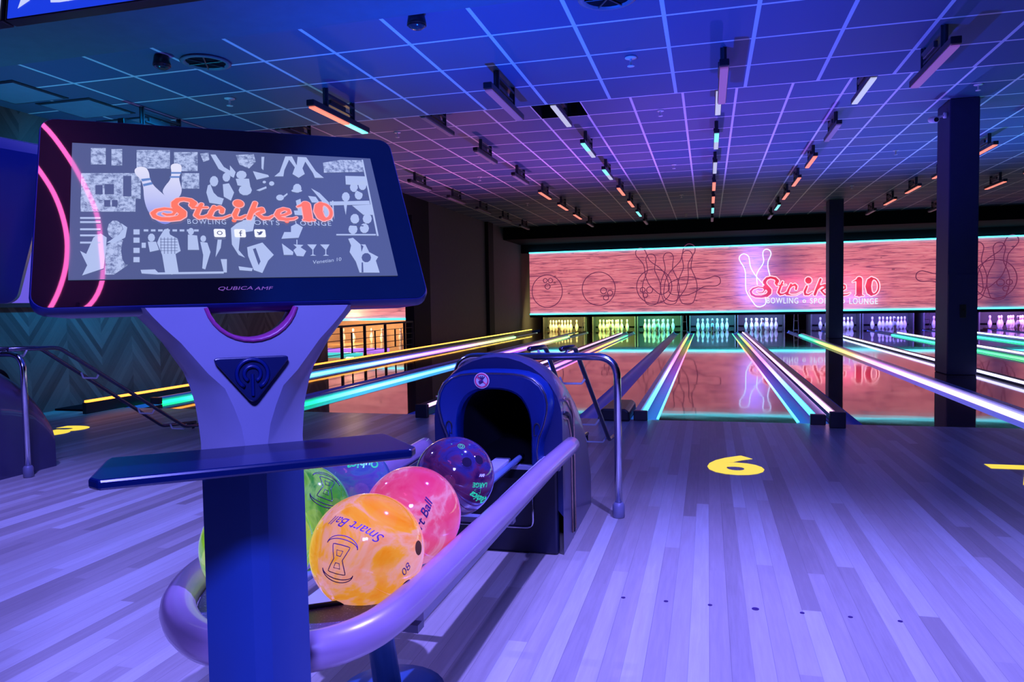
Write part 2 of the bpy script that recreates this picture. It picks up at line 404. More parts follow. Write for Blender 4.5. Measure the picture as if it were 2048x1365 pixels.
COLL = {"light":[[[-1937,-170],[-1706,-164],[-1706,-196],[-1936,-201]],[[-1936,-239],[-1706,-234],[-1706,-265],[-1935,-270]],[[-1934,-358],[-1706,-354],[-1706,-385],[-1934,-389]],[[-1933,-459],[-1706,-456],[-1705,-487],[-1932,-489]],[[-1931,-576],[-1705,-574],[-1705,-604],[-1931,-606]],[[-1929,-724],[-1862,-773],[-1785,-508],[-1706,-439],[-1637,-506],[-1648,-740],[-1671,-1001],[-1902,-1108],[-1849,-951]],[[-1472,-263],[-1402,-332],[-1427,-504],[-1544,-590],[-1637,-591],[-1497,-454],[-1449,-367]],[[-1331,-365],[-1259,-364],[-1261,-451],[-1332,-452]],[[-1333,-503],[-1262,-503],[-1264,-588],[-1334,-589]],[[-1336,-673],[-1265,-673],[-1267,-757],[-1337,-757]],[[-1338,-824],[-1268,-824],[-1270,-907],[-1340,-906]],[[-968,-360],[-918,-341],[-903,-447],[-814,-516],[-786,-724],[-849,-775],[-825,-1077],[-910,-1109],[-937,-876],[-898,-1109],[-981,-1091],[-1007,-791],[-1060,-587],[-1033,-500]],[[-1082,-501],[-1091,-542],[-1113,-567],[-1139,-567],[-1159,-542],[-1166,-502],[-1157,-461],[-1135,-435],[-1109,-435],[-1089,-460]],[[-1168,-571],[-1072,-570],[-1040,-707],[-1148,-741]],[[-1240,-588],[-1192,-588],[-1194,-673],[-1242,-673]],[[-607,-390],[-617,-426],[-637,-449],[-660,-449],[-678,-427],[-683,-391],[-674,-354],[-654,-331],[-631,-330],[-613,-353]],[[-686,-444],[-573,-460],[-562,-706],[-699,-706]],[[-465,-513],[-473,-546],[-492,-567],[-514,-567],[-531,-546],[-536,-513],[-527,-480],[-508,-459],[-486,-459],[-469,-479]],[[-541,-566],[-454,-583],[-425,-741],[-506,-1032],[-542,-1014],[-517,-793]],[[-322,-529],[-271,-529],[-293,-671],[-368,-828],[-345,-671]],[[-307,-863],[-230,-863],[-247,-1086],[-284,-1085]],[[-1211,-363],[-1157,-363],[-1158,-398],[-1212,-398]],[[-1126,-362],[-1072,-361],[-1073,-396],[-1127,-397]],[[-1041,-361],[-986,-360],[-987,-395],[-1042,-396]],[[-955,-359],[-900,-358],[-901,-394],[-957,-395]],[[-869,-358],[-813,-357],[-815,-393],[-870,-393]],[[-782,-357],[-725,-356],[-727,-391],[-783,-392]],[[-694,-355],[-637,-354],[-639,-390],[-696,-391]],[[-606,-354],[-548,-353],[-550,-389],[-607,-390]],[[-1261,-1030],[-1097,-1024],[-1063,-1074],[-283,-1068],[-286,-1102],[-1076,-1106],[-1250,-1087]],[[-241,544],[-256,483],[-287,444],[-322,443],[-348,478],[-355,538],[-340,599],[-309,638],[-274,640],[-248,604]],[[-384,458],[-349,479],[-318,325],[-270,250],[-192,215],[-227,99],[-384,131],[-412,321]],[[-75,633],[-89,579],[-118,545],[-150,543],[-174,574],[-180,627],[-167,680],[-138,715],[-105,717],[-82,685]],[[-186,488],[-102,512],[-47,337],[-100,180],[-189,253]],[[-312,1065],[-243,1070],[-148,830],[-18,717],[-77,673],[-220,785]],[[152,690],[134,639],[95,606],[51,604],[18,632],[8,681],[26,732],[64,765],[109,768],[143,739]],[[-4,606],[178,616],[183,448],[11,477]],[[198,394],[175,333],[127,295],[71,292],[29,327],[17,385],[39,446],[87,485],[143,488],[186,453]],[[-62,866],[6,737],[-29,623],[-77,657]],[[245,771],[452,707],[461,670],[282,603]],[[393,1072],[434,1075],[394,799],[371,836]],[[408,562],[402,547],[389,536],[374,536],[363,545],[360,560],[366,576],[379,586],[394,587],[405,578]],[[522,540],[512,513],[491,496],[468,494],[451,510],[447,536],[456,563],[477,581],[500,582],[517,566]],[[257,396],[402,478],[405,441],[301,380]],[[629,268],[614,233],[584,211],[549,209],[524,230],[517,264],[531,299],[561,322],[596,323],[622,303]],[[623,302],[683,360],[687,332],[633,274]],[[-139,-325],[-58,-238],[205,-92],[142,-372],[-23,-408],[-71,-709],[2,-840],[-78,-791],[-148,-610]],[[42,-659],[248,-575],[376,-792],[292,-891],[197,-1101],[93,-1051],[42,-808]],[[-94,-985],[84,-1019],[67,-1067],[-87,-1049]],[[740,1107],[838,1114],[886,929],[922,1111],[1050,1110],[1155,827],[1258,695],[1123,688],[1107,785],[1024,1018],[964,874],[984,758],[884,674],[803,747],[854,887],[788,1041],[694,818],[666,691],[537,683],[621,775]],[[1591,754],[1903,762],[1900,571],[1571,574]],[[1903,1120],[1926,1122],[1899,-437],[1871,-438]],[[1275,215],[1876,257],[1877,180],[1271,140]],[[1592,323],[1572,265],[1536,229],[1499,228],[1474,262],[1471,318],[1491,375],[1527,412],[1565,413],[1589,379]],[[1796,370],[1774,312],[1738,275],[1700,274],[1675,308],[1672,365],[1693,423],[1730,460],[1768,462],[1793,427]],[[1748,524],[1727,466],[1690,428],[1652,427],[1627,461],[1624,518],[1645,577],[1682,615],[1720,617],[1746,582]],[[1888,571],[1866,511],[1829,474],[1791,472],[1766,507],[1763,564],[1785,624],[1822,662],[1861,664],[1886,629]],[[1478,204],[1535,206],[1476,-41],[1475,90]],[[1313,235],[1334,236],[1294,-137],[1293,47]],[[1598,151],[1892,180],[1885,-29],[1740,-33]],[[1667,-110],[1645,-167],[1605,-203],[1563,-204],[1535,-170],[1531,-113],[1553,-56],[1592,-20],[1635,-19],[1663,-53]],[[1854,-105],[1831,-163],[1790,-199],[1748,-200],[1719,-165],[1716,-109],[1739,-51],[1779,-15],[1822,-13],[1851,-48]],[[1605,-314],[1583,-370],[1544,-404],[1503,-405],[1475,-371],[1471,-316],[1492,-260],[1531,-225],[1573,-224],[1602,-258]],[[1779,-293],[1756,-349],[1716,-384],[1674,-384],[1646,-350],[1642,-295],[1665,-238],[1705,-203],[1747,-202],[1775,-236]],[[1282,-409],[1863,-401],[1858,-429],[1278,-435]],[[899,464],[881,410],[846,375],[808,374],[781,405],[776,458],[794,513],[829,548],[867,550],[894,518]],[[905,417],[887,396],[845,382],[796,380],[758,390],[746,410],[763,430],[804,445],[853,447],[892,436]],[[1038,471],[1152,381],[1265,196],[1268,-174],[1168,-104],[1159,229]],[[977,316],[1085,302],[1126,191],[1015,187]],[[664,-276],[749,-221],[826,-291],[743,-485],[508,-505],[560,-383],[651,-382]],[[505,-590],[642,-742],[629,-793],[509,-793]],[[658,-606],[793,-614],[749,-657],[818,-725],[768,-819],[679,-810],[646,-709],[697,-657]],[[709,-520],[722,-520],[712,-606],[699,-606]],[[846,-605],[978,-605],[919,-700],[908,-785],[945,-807],[860,-807],[895,-785],[906,-700]],[[1025,-605],[1158,-604],[1098,-700],[1086,-785],[1123,-808],[1037,-808],[1073,-785],[1085,-700]],[[1440,-496],[1512,-477],[1603,-602],[1673,-601],[1704,-743],[1822,-831],[1775,-901],[1792,-1117],[1505,-1112],[1483,-916],[1422,-743],[1462,-620]],[[788,215],[860,255],[849,-57],[797,-41]],[[738,21],[996,38],[981,-72],[742,-60]]],"dark":[[[-1642,1082],[-1592,1086],[-1593,622],[-1642,619]],[[-1660,413],[-1551,418],[-1552,234],[-1660,229]],[[-1440,574],[-1341,580],[-1346,206],[-1444,202]],[[-1666,129],[-1594,132],[-1595,16],[-1666,13]],[[-1576,133],[-1511,135],[-1511,18],[-1577,16]],[[-1768,389],[-1684,393],[-1684,228],[-1767,225]],[[-1337,-724],[-1352,-861],[-1388,-944],[-1431,-944],[-1464,-860],[-1476,-724],[-1462,-586],[-1426,-499],[-1382,-499],[-1348,-585]],[[-1022,-526],[-814,-524],[-814,-531],[-1022,-533]],[[-1015,-500],[-1009,-500],[-1018,-775],[-1024,-775]],[[-1024,-575],[-816,-573],[-816,-580],[-1024,-582]],[[-974,-500],[-968,-500],[-977,-775],[-983,-775]],[[-1025,-623],[-818,-622],[-818,-629],[-1025,-630]],[[-932,-499],[-926,-499],[-936,-775],[-942,-775]],[[-1027,-671],[-820,-670],[-820,-677],[-1027,-678]],[[-890,-499],[-884,-499],[-895,-775],[-901,-775]],[[-1028,-719],[-822,-718],[-822,-725],[-1028,-725]],[[-849,-499],[-842,-499],[-854,-775],[-860,-775]],[[-23,-408],[154,-372],[128,-525],[-45,-676]],[[113,-692],[152,-676],[192,-907],[161,-972]],[[1525,513],[1656,422],[1651,393],[1521,484]],[[1724,484],[1881,374],[1876,344],[1719,454]],[[1496,-224],[1705,-239],[1702,-261],[1493,-246]],[[1657,-17],[1686,-184],[1663,-193]],[[1714,-848],[1692,-899],[1652,-930],[1610,-930],[1581,-898],[1576,-847],[1598,-796],[1638,-765],[1680,-765],[1710,-797]],[[1603,-602],[1639,-637],[1593,-743]],[[1562,-934],[1582,-934],[1559,-1113],[1532,-1113]]],"photo":[[[-1827,1077],[-1648,1092],[-1648,780],[-1824,769]],[[-1579,1077],[-1447,1088],[-1450,774],[-1580,766]],[[-1269,1082],[-844,1116],[-858,754],[-1275,728]],[[-793,1079],[-481,1104],[-502,727],[-807,708]],[[-1936,601],[-1227,644],[-1236,173],[-1930,146]],[[-1936,182],[-1297,208],[-1302,-56],[-1932,-74]],[[-711,675],[-484,689],[-500,394],[-724,383]],[[-1455,-367],[-1473,-459],[-1517,-515],[-1571,-515],[-1614,-460],[-1631,-370],[-1614,-279],[-1570,-221],[-1515,-220],[-1471,-276]],[[-1648,-641],[-1497,-505],[-1405,-606],[-1349,-741],[-1409,-955],[-1558,-1098],[-1659,-1097]],[[-449,1075],[-337,1104],[-332,961],[-417,914]],[[34,1084],[290,1123],[303,967],[197,825],[71,894]],[[1288,1016],[1570,1096],[1916,1111],[1905,863],[1273,805],[1282,865]]]}

# ------------------------------------------------------------------ room
YF = 6.00; YD = 25.05          # foul line, back row of pins
LX = {3: -4.822, 4: -3.099, 5: -1.585, 6: 0.138, 7: 1.652, 8: 3.893, 9: 5.40, 10: 7.12, 11: 8.63}
HL = 0.527
struct(box('floor', -12.2, 10.3, -3.2, YF, -0.12, 0.0, M['approach']))
struct(box('floor_under_lanes', -6.1, 10.3, YF, 27.2, -0.16, -0.10, M['matte']))
struct(box('ceiling_soffit', -6.1, 10.3, -3.2, 3.98, 2.6, 3.5, M['soffit']))
struct(box('ceiling_front', -6.1, 10.3, 3.98, 6.80, 2.8, 3.5, M['ceil_front']))
rc = MB()
hx0, hx1, hy0, hy1 = -2.026, -1.44, 8.64, 9.28
for a in ((-6.1, hx0, 6.8, 24.1), (hx1, 10.3, 6.8, 24.1), (hx0, hx1, 6.8, hy0), (hx0, hx1, hy1, 24.1)): rc.box(a[0], a[1], a[2], a[3], 3.3, 3.5)
struct(rc.build('ceiling_rear', M['ceil_rear']))
struct(MB().box(hx0-.3, hx1+.3, hy0-.3, hy1+.3, 3.95, 4.0).box(hx0-.3, hx0, hy0-.3, hy1+.3, 3.5, 3.95).box(hx1, hx1+.3, hy0-.3, hy1+.3, 3.5, 3.95).box(hx0, hx1, hy1, hy1+.3, 3.5, 3.95).box(hx0, hx1, hy0-.3, hy0, 3.5, 3.95).build('ceiling_void', M['matte']))
pipe = MB()
for k in range(2): pipe.tube([(hx0-.28, 9.10+.12*k, 3.6+.08*k), (hx1+.28, 9.10+.12*k, 3.6+.08*k)], .018, 8)
pipe.build('cable_conduit', M['darktube'], bpy.data.objects['ceiling_void'], smooth=True)
MB().box(hx0, hx0+.004, hy0, hy1, 3.302, 3.95).box(hx1-.004, hx1, hy0, hy1, 3.302, 3.95).box(hx0, hx1, hy1-.004, hy1, 3.302, 3.95).box(hx0, hx1, hy0, hy0+.004, 3.302, 3.95).build('void_dark_sheets', M['matte'], bpy.data.objects['ceiling_void'])  # added black sheets put the darkness of the hole into colour
struct(box('ceiling_bulkhead', -6.1, 10.3, 21.9, 24.1, 2.93, 3.3, M['matte']))
struct(box('wall_back', -6.1, 10.3, 27.0, 27.2, -0.1, 3.5, M['matte']))
struct(box('wall_over_mask', -6.1, 10.3, 24.1, 24.3, 2.66, 3.5, M['matte']))
struct(box('wall_front', -12.2, 10.3, -3.4, -3.2, -0.1, 3.5, M['walld']))
struct(box('wall_right', 10.3, 10.5, -3.4, 27.2, -0.1, 3.5, M['walld']))
# left wall: herringbone stretch, opening with guard rail, then plain wall with pilaster
struct(box('wall_left_herringbone', -6.3, -6.1, -3.4, 11.0, 0.0, 3.5, M['herring']))
struct(box('wall_left_jamb', -6.3, -6.1, 14.76, 15.75, 0.0, 3.5, M['walld']))
struct(box('wall_left_plain', -6.3, -6.1, 15.75, 20.1, 0.0, 3.5, M['wallp']))
struct(box('wall_left_pilaster', -6.3, -6.0, 20.1, 20.6, 0.0, 3.5, M['walld']))
struct(box('wall_left_far', -6.3, -6.06, 20.6, 27.0, 0.0, 3.5, M['wallp']))
struct(box('wall_left_header', -6.3, -6.1, 11.0, 14.76, 2.9, 3.5, M['walld']))
struct(box('trim_left_ledge', -6.1, -5.62, YF-0.3, 24.0, -0.1, 0.02, M['matte']))
# side room behind the opening
struct(box('floor_side_room', -13.0, -6.3, YF, 19.0, -0.12, 0.0, M['warmfloor']))
struct(box('ceiling_side_room', -13.0, -6.3, YF, 19.0, 2.95, 3.1, M['walld']))
struct(box('wall_side_room_back', -13.0, -6.3, 18.9, 19.0, 0.0, 3.0, plain('warm_wall', (0.75, 0.55, 0.32), 0.8)))
struct(box('wall_side_room_left', -13.1, -13.0, YF, 19.0, 0.0, 3.0, M['walld']))
light('side_room_lamp', 'POINT', (-8.9, 17.3, 0.50), None, (1.0, 0.62, 0.28), 95, 0.15)
light('side_room_lamp_two', 'POINT', (-10.4, 15.2, 0.9), None, (1.0, 0.66, 0.34), 90, 0.15)

# guard rail in the opening
gr = tag(empty('guard_rail', (-6.14, 0, 0)), 'black steel guard rail of thin bars in the left wall opening', 'railing')
MB().box(-.02, .02, 10.98, 14.80, .60, .635).box(-.02, .02, 10.98, 14.80, 0.02, .05).build('top_rail', M['rubber'], gr)
for y in (11.02, 11.57, 12.46, 13.36, 14.31, 14.74): box('post', -.022, .022, y-.018, y+.018, 0.0, .62, M['rubber'], gr)
for k in range(4): box('cross_bar', -.008, .008, 11.0, 14.76, .13+.12*k, .14+.12*k, M['rubber'], gr)
for y in (11.95, 12.9, 13.83): box('short_post', -.012, .012, y-.01, y+.01, .14, .5, M['rubber'], gr)

# warm side-room furniture seen through the bars: pins and light lines on its lane
def pin_geo(seg=16):
    P = [(.026, 0), (.028, .006), (.036, .03), (.049, .07), (.0575, .105), (.0605, .115), (.058, .14), (.050, .18), (.038, .215), (.027, .24), (.0235, .255), (.0232, .27), (.026, .295), (.0305, .32), (.0323, .345), (.029, .365), (.018, .377), (.004, .381)]
    return lathe(P, seg)
PV, PF = pin_geo(14)
pin0 = mesh('bowling_pin', PV, PF, M['pin'], smooth=True)
def stripe(zc, r, parent):
    vs, fs = lathe([(r, zc-.006), (r+.0012, zc-.005), (r+.0012, zc+.005), (r, zc+.006)], 14); return mesh('stripe', vs, fs, M['pinband'], parent, True)
stripe(.262, .0236, pin0); stripe(.286, .0252, pin0)
pin_used = [False]
def place_pin(x, y, z, label, group):
    if not pin_used[0]: o = pin0; pin_used[0] = True
    else: o = copy_tree(pin0)
    o.location = (x, y, z); o.rotation_euler = (0, 0, random.random()*6)
    tag(o, label, 'bowling pin', group); return o

# ------------------------------------------------------------------ lanes
lane_names = {3: 'leftmost lane beside the guard rail', 4: 'second lane from the left wall', 5: 'lane left of the lane marked 6', 6: 'lane marked 6',
              7: 'lane right of the lane marked 6', 8: 'lane behind the nearer column', 9: 'lane just right of the two columns', 10: 'second lane from the right wall', 11: 'rightmost lane'}
def gutter(x0, x1, y0, y1, parent):
    mb = MB(); n = 10; vs = []; fs = []
    for i in range(n+1):
        t_ = PI*i/n; vs.append(((x0+x1)/2-(x1-x0)/2*math.cos(t_), y0, -.085*math.sin(t_)**.8-.002)); 
    vs += [(a, y1, c) for a, b, c in vs]
    fs = [(i, i+1, n+2+i, n+1+i) for i in range(n)]
    return mesh('gutter', vs, fs, M['gutter'], parent, smooth=True)
for k, cx in LX.items():
    r = tag(empty('bowling_lane', (cx, YF, 0)), f'glossy wooden bowling lane, the {lane_names[k]}', 'bowling lane', 'bowling lanes')
    box('lane_bed', -HL, HL, 0.0, 18.33, -.10, 0.0, M['lane'], r)
    gutter(-HL-.226, -HL, 0.02, 18.28, r); gutter(HL, HL+.226, 0.02, 18.28, r)
# dividers between the gutters
def capping(x0, x1, label, y1=24.4, z=0.012):
    o = box('lane_divider', x0, x1, YF+.60, y1, -.10, z, M['cap']); return tag(o, label, 'lane divider')
capping(-4.06, -3.893, 'flat glossy divider left of the second lane from the left wall')
capping(-.828, -.619, 'flat glossy divider left of the lane marked 6')
capping(2.414, 3.131, 'broad flat divider that the two columns stand on')
capping(6.162, 6.358, 'flat divider right of the columns, before the second lane from the right wall')

def bumper(x, z, side, mat, label, y0=YF-.02, y1=20.6, thin=False, r=.018, face='rail', hood=True):
    """long low rail with a glowing tube on the side facing its lane; side = +1 tube on the right of the box"""
    e = tag(empty('bumper_rail', (x, 0, 0)), label, 'bumper rail')
    b0, b1 = (-.078, -.022) if side > 0 else (.022, .078)
    ztop = max(z+.012, .062)
    pf = [(b0, 0.0), (b1, 0.0), (b1, ztop-.012), (b1-.012*(1 if side > 0 else -1), ztop), (b0, ztop)]
    MB().prism(pf, lambda a, b: (a, y0, b), lambda a, b: (a, y1, b)).build('rail_body', M[face], e)
    MB().tube([(0, y0+.03, z), (0, y1, z)], r, 8).build('light_tube', M[mat], e, smooth=True)
    box('end_cap', min(b0, -.024)-.004, max(b1, .024)+.004, y0-.045, y0+.005, .0, ztop+.008, M['black'], e, bevel=.006)
    n = 0
    y = y0+.55
    while y < 15:
        MB().box(b0+.02*0+(b1-b0)/2-.006, (b0+b1)/2+.006, y-.006, y+.006, ztop, ztop+.004).build('rivet', M['chrome'], e); y += 1.55
    return e
bumper(-5.39, .008, 1, 'tube_cyan', 'long bumper rail with green to cyan light tube at the left wall', y0=YF+.28)
bumper(-3.81, .008, 1, 'tube_cyan', 'bumper rail with green-tipped cyan tube left of the second lane from the left wall', y0=YF+.22)
bumper(-2.33, .095, 1, 'tube_pink', 'bumper rail with thin pink tube behind the ball return hood, the left of that pair', y0=YF-.15, r=.016, face='black')
bumper(-2.17, .03, 1, 'tube_rainbow', 'bumper rail with thick rainbow tube behind the ball return hood, the right of that pair')
bumper(-.50, .06, 1, 'tube_rainbow', 'bumper rail with thick cyan tube along the left edge of the lane marked 6')
bumper(.775, .06, -1, 'tube_rainbow', 'bumper rail with thick cyan to orange tube right of the lane marked 6')
bumper(.893, .10, -1, 'tube_pink', 'bumper rail with thin pale pink tube left of the lane right of lane 6', y0=YF-.15, r=.016, face='black')
bumper(2.32, .012, -1, 'tube_right', 'bumper rail with green to orange to lavender tube left of the columns', y0=YF+.25, r=.025)
bumper(3.14, .055, -1, 'tube_white', 'bumper rail with white tube just behind the nearer column', r=.016, face='black')
bumper(4.52, .01, -1, 'tube_green', 'bumper rail with green tube between the columns and beyond')
bumper(4.66, .07, -1, 'tube_white', 'bumper rail with pale lavender tube, the third tube line right of the columns', r=.016, face='black')
bumper(6.06, .01, -1, 'tube_green', 'bumper rail with green tube at the right edge of the picture')
bumper(6.42, .06, -1, 'tube_white', 'bumper rail with white tube far right before the purple pins', r=.018)
bumper(7.73, .05, -1, 'tube_green', 'bumper rail with green tube farthest to the right', r=.018)
# thin lit strips along the lane edges
def strip(x, mat, label, y0=YF+.03, y1=22.0, w_=.016):
    return tag(box('edge_strip', x-w_/2, x+w_/2, y0, y1, .001, .009, M[mat]), label, 'light strip')
strip(-.398, 'tube_rainbow', 'thin glowing strip on the left edge of the lane marked 6')
strip(.672, 'tube_rainbow', 'thin glowing strip on the right edge of the lane marked 6')
e = tag(empty('ledge_light', (-5.60, 0, 0)), 'orange light line along the ledge at the foot of the left wall', 'light strip')
box('ledge_body', -.02, .02, YF-.45, 23.5, .0, .105, M['black'], e); box('light_line', -.018, .022, YF-.43, 23.5, .105, .125, M['tube_orange'], e)
# black hood where the ball return track dives under the lanes
def track_hood(x, label):
    e_ = []
    pf = [(-.13, 0), (.13, 0), (.125, .075), (.09, .10), (-.09, .10), (-.125, .075)]
    o = MB().prism(pf, lambda a, b: (x+a, YF-.12, b), lambda a, b: (x+a*.9, YF+.55, b*.9)).build('track_cover', M['black'], bevel=.015)
    return tag(o, label, 'track cover')
track_hood(-.735, 'low black cover at the foul line left of the lane marked 6')
track_hood(-4.03, 'low black cover at the foul line behind the kiosk post')

# ------------------------------------------------------------------ pits, pins, masking unit
bay_col = {3: (1.0, .82, .22), 4: (.62, 1.0, .16), 5: (.10, 1.0, .42), 6: (.06, .62, 1.0), 7: (.28, .34, 1.0), 8: (.20, .24, 1.0), 9: (.16, .16, 1.0), 10: (.25, .12, 1.0), 11: (.55, .25, 1.0)}
cname = {3: 'yellow', 4: 'yellow-green', 5: 'green', 6: 'cyan-blue', 7: 'pale blue', 8: 'blue', 9: 'deep blue', 10: 'violet', 11: 'purple'}
rows = [(0, 0), (-1, 1), (1, 1), (-2, 2), (0, 2), (2, 2), (-3, 3), (-1, 3), (1, 3), (3, 3)]
pname = ['head pin at the front of', 'left pin of the second row in', 'right pin of the second row in', 'left pin of the third row in', 'middle pin of the third row in', 'right pin of the third row in',
         'leftmost back-row pin in', 'back-row pin left of centre in', 'back-row pin right of centre in', 'rightmost back-row pin in']
for k, cx in LX.items():
    e = tag(empty('pin_bay', (cx, 24.35, 0)), f'{cname[k]} lit pin bay, {["first","second","third","fourth","fifth","sixth","seventh","eighth","ninth"][k-3]} from the left', 'pin bay', 'pin bays')
    MB().box(-.735, -.70, .75, 1.9, -.10, .62).build('side_wall', M['kick'], e); MB().box(.70, .735, .75, 1.9, -.10, .62).build('side_wall', M['kick'], e)
    box('pin_deck', -HL, HL, 0, 1.05, -.10, 0.0, M['lane'], e)
    box('rear_curtain', -.70, .70, 1.35, 1.40, -.06, .95, M['curtain'], e)
    box('cushion_bar', -.70, .70, 1.28, 1.345, .10, .13, M['matte'], e)
    c = bay_col[k]
    light(f'bay_lamp', 'AREA', (cx, 24.22, .70), (cx, 25.6, .05), c, 42, 1.2, .12)
    for i, (a, b) in enumerate(rows):
        place_pin(cx+a*.1524, YD-.792+b*.264, 0.003, f'white bowling pin, {pname[i]} the {cname[k]} lit pin bay', f'pins in the {cname[k]} lit bay')
for k in range(5):
    place_pin(-9.6+k*.42, 18.2-.25*(k % 2), 0.0, f'warm lit pin beyond the guard rail, number {"one two three four five".split()[k]} from the left', 'pins in the side room')
for x, lb in ((-3.96, 'between the yellow and yellow-green bays'), (-.723, 'between the green and cyan-blue bays'), (2.62, 'beside the pale blue bay, left of the far column'), (6.26, 'between the deep blue bay and the violet bay')):
    e = tag(empty('steel_frame', (x, 24.18, 0)), f'small white steel ladder frame standing {lb}', 'frame')
    for s in (-1, 1): MB().tube([(s*.07, 0, 0), (s*.05, 0, .6)], .009, 6).build('upright', M['white'], e)
    MB().tube([(-.06, 0, .30), (.06, 0, .30)], .009, 6).build('rung', M['white'], e); MB().tube([(-.06, 0, .02), (.06, 0, .02)], .009, 6).build('rung', M['white'], e)

def pin_outline(bx, by_, h, ang, n=26):
    """closed outline of a pin standing on (bx,by_) in wall units, height h, leaning by ang"""
    P = [(.030, 0), (.052, .06), (.0605, .115), (.052, .175), (.030, .235), (.0235, .262), (.026, .295), (.0323, .345), (.020, .374), (0, .381)]
    L = [(a*1.15, b) for a, b in P] + [(-a*1.15, b) for a, b in P[::-1][1:]]
    s = h/.381; ca, sa = math.cos(ang), math.sin(ang)
    return [(bx+(a*s)*ca+(b*s)*sa, by_-(a*s)*sa+(b*s)*ca) for a, b in L]
def circ(cx, cy, rx, ry=None, n=36):
    ry = ry or rx; return [(cx+rx*math.cos(2*PI*i/n), cy+ry*math.sin(2*PI*i/n)) for i in range(n)]
def smooth_loop(L, closed=True, sub=4):
    out = []; n = len(L); rng = n if closed else n-1
    for i in range(rng):
        p0, p1, p2, p3 = (Vector(L[(i+j) % n] if closed else L[max(0, min(n-1, i+j))]) for j in (-1, 0, 1, 2))
        for k in range(sub):
            q = k/sub; out.append(0.5*((2*p1)+(p2-p0)*q+(2*p0-5*p1+4*p2-p3)*q*q+(3*p1-p0-3*p2+p3)*q**3))
    if not closed: out.append(Vector(L[-1]))
    return out
mk = tag(empty('masking_unit', (2.2, 24.0, 0)), 'wide glowing wood-print masking unit above the far pins with cyan strips', 'masking unit')
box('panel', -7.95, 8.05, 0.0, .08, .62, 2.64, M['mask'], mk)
box('lower_light_strip', -7.95, 8.05, -.035, .0, .585, .632, M['cyan'], mk); box('upper_light_strip', -7.95, 8.05, -.035, .0, 2.632, 2.668, M['cyan'], mk)
box('lower_edge', -7.95, 8.05, -.03, .10, .50, .583, M['matte'], mk)
def cm(x, y): return (-6.0233+.003361*x-2.2, 3.0156-.003372*y)     # units of the printed drawing -> panel
ink_line = glow('print_line', lin((120, 52, 92)), .7, (.08, .03, .06))
def pr(loop, wd=.017, mirror=False, nm='pin_outline'):
    L = smooth_loop(loop) if len(loop) < 30 else [Vector(p) for p in loop]
    L = [(cm(*p)) for p in L]
    if mirror: L = [(2*(3.14-2.2)-a, b) for a, b in L]
    n = len(L); vs = []; fs = []
    for i in range(n):
        a = Vector(L[i-1]); b = Vector(L[(i+1) % n]); d = (b-a).normalized(); nn = Vector((-d.y, d.x))*wd
        p = Vector(L[i]); vs += [(p.x+nn.x, -.002, p.y+nn.y), (p.x-nn.x, -.002, p.y-nn.y), (p.x+nn.x, -.006, p.y+nn.y), (p.x-nn.x, -.006, p.y-nn.y)]
    for i in range(n):
        j = (i+1) % n; fs += [(4*i+2, 4*i+3, 4*j+3, 4*j+2), (4*i, 4*i+2, 4*j+2, 4*j), (4*i+1, 4*j+1, 4*j+3, 4*i+3)]
    return mesh(nm, vs, fs, ink_line, mk)
for mir in (False, True):
    for c in ((257, 488, 153, 160), (240, 383, 20, 20), (292, 385, 22, 22), (262, 442, 26, 26), (768, 475, 161, 161), (815, 495, 29, 29), (878, 518, 25, 25), (838, 562, 25, 25),
              (1298, 465, 165, 165), (1190, 495, 23, 23), (1255, 498, 29, 29), (1215, 548, 22, 22)):
        pr(circ(c[0], c[1], c[2], c[3]), .013, mir, 'ball_outline' if c[2] > 100 else 'hole_outline')
    for (bx, by_), (hx, hy) in (((1275, 632), (1268, 158)), ((1400, 520), (1148, 105)), ((1450, 630), (1430, 150)), ((1440, 590), (1645, 80)), ((1605, 630), (1605, 138)), ((1440, 490), (1905, 420))):
        h = math.hypot(hx-bx, hy-by_); ang = math.atan2(hx-bx, hy-by_)
        pr(pin_outline(bx, by_, h, ang), .0125, mir)

# neon sign on the mask
def sg(x, y): return (0.404+.002472*x, 2.8097-.002646*y-.00006*x)   # units of the sign drawing -> wall plane
STR = [([(655, 492), (668, 470), (645, 440), (590, 428), (545, 440), (518, 475), (520, 510), (548, 545), (575, 575), (575, 605), (545, 635), (480, 650), (410, 648), (365, 625), (352, 590), (380, 558), (440, 538), (500, 545), (520, 572), (500, 600), (455, 605), (430, 592)], [24, 26, 20, 18, 20, 24, 27, 30, 30, 28, 24, 20, 18, 18, 18, 15, 12, 11, 11, 11, 10, 8]),
       ([(728, 480), (700, 545), (680, 600), (700, 625), (740, 620), (785, 590)], [15, 18, 19, 17, 13, 9]), ([(655, 520), (770, 514)], [9, 9]),
       ([(826, 505), (800, 565), (778, 620), (830, 632), (890, 628), (950, 595)], [14, 18, 19, 9, 8, 7]), ([(806, 560), (835, 524), (872, 510), (890, 530), (884, 562)], [10, 14, 17, 18, 17]),
       ([(1010, 530), (985, 590), (990, 622), (1030, 625), (1075, 595)], [17, 19, 17, 13, 9]), ([(1026, 462), (1027, 463)], [42, 42]),
       ([(1165, 450), (1135, 530), (1100, 622)], [18, 20, 20]), ([(1125, 570), (1170, 525), (1215, 515), (1222, 545), (1170, 575), (1215, 620), (1265, 618), (1300, 590)], [12, 14, 18, 16, 14, 17, 13, 8]),
       ([(1345, 590), (1400, 580), (1445, 552), (1440, 520), (1400, 510), (1355, 535), (1335, 580), (1355, 618), (1410, 630), (1470, 622), (1500, 605)], [8, 12, 14, 15, 16, 19, 22, 20, 16, 12, 8]),
       ([(1525, 480), (1570, 458), (1600, 450)], [8, 14, 22]), ([(1600, 455), (1600, 612)], [38, 38]), ([(1560, 632), (1650, 632)], [10, 10])]
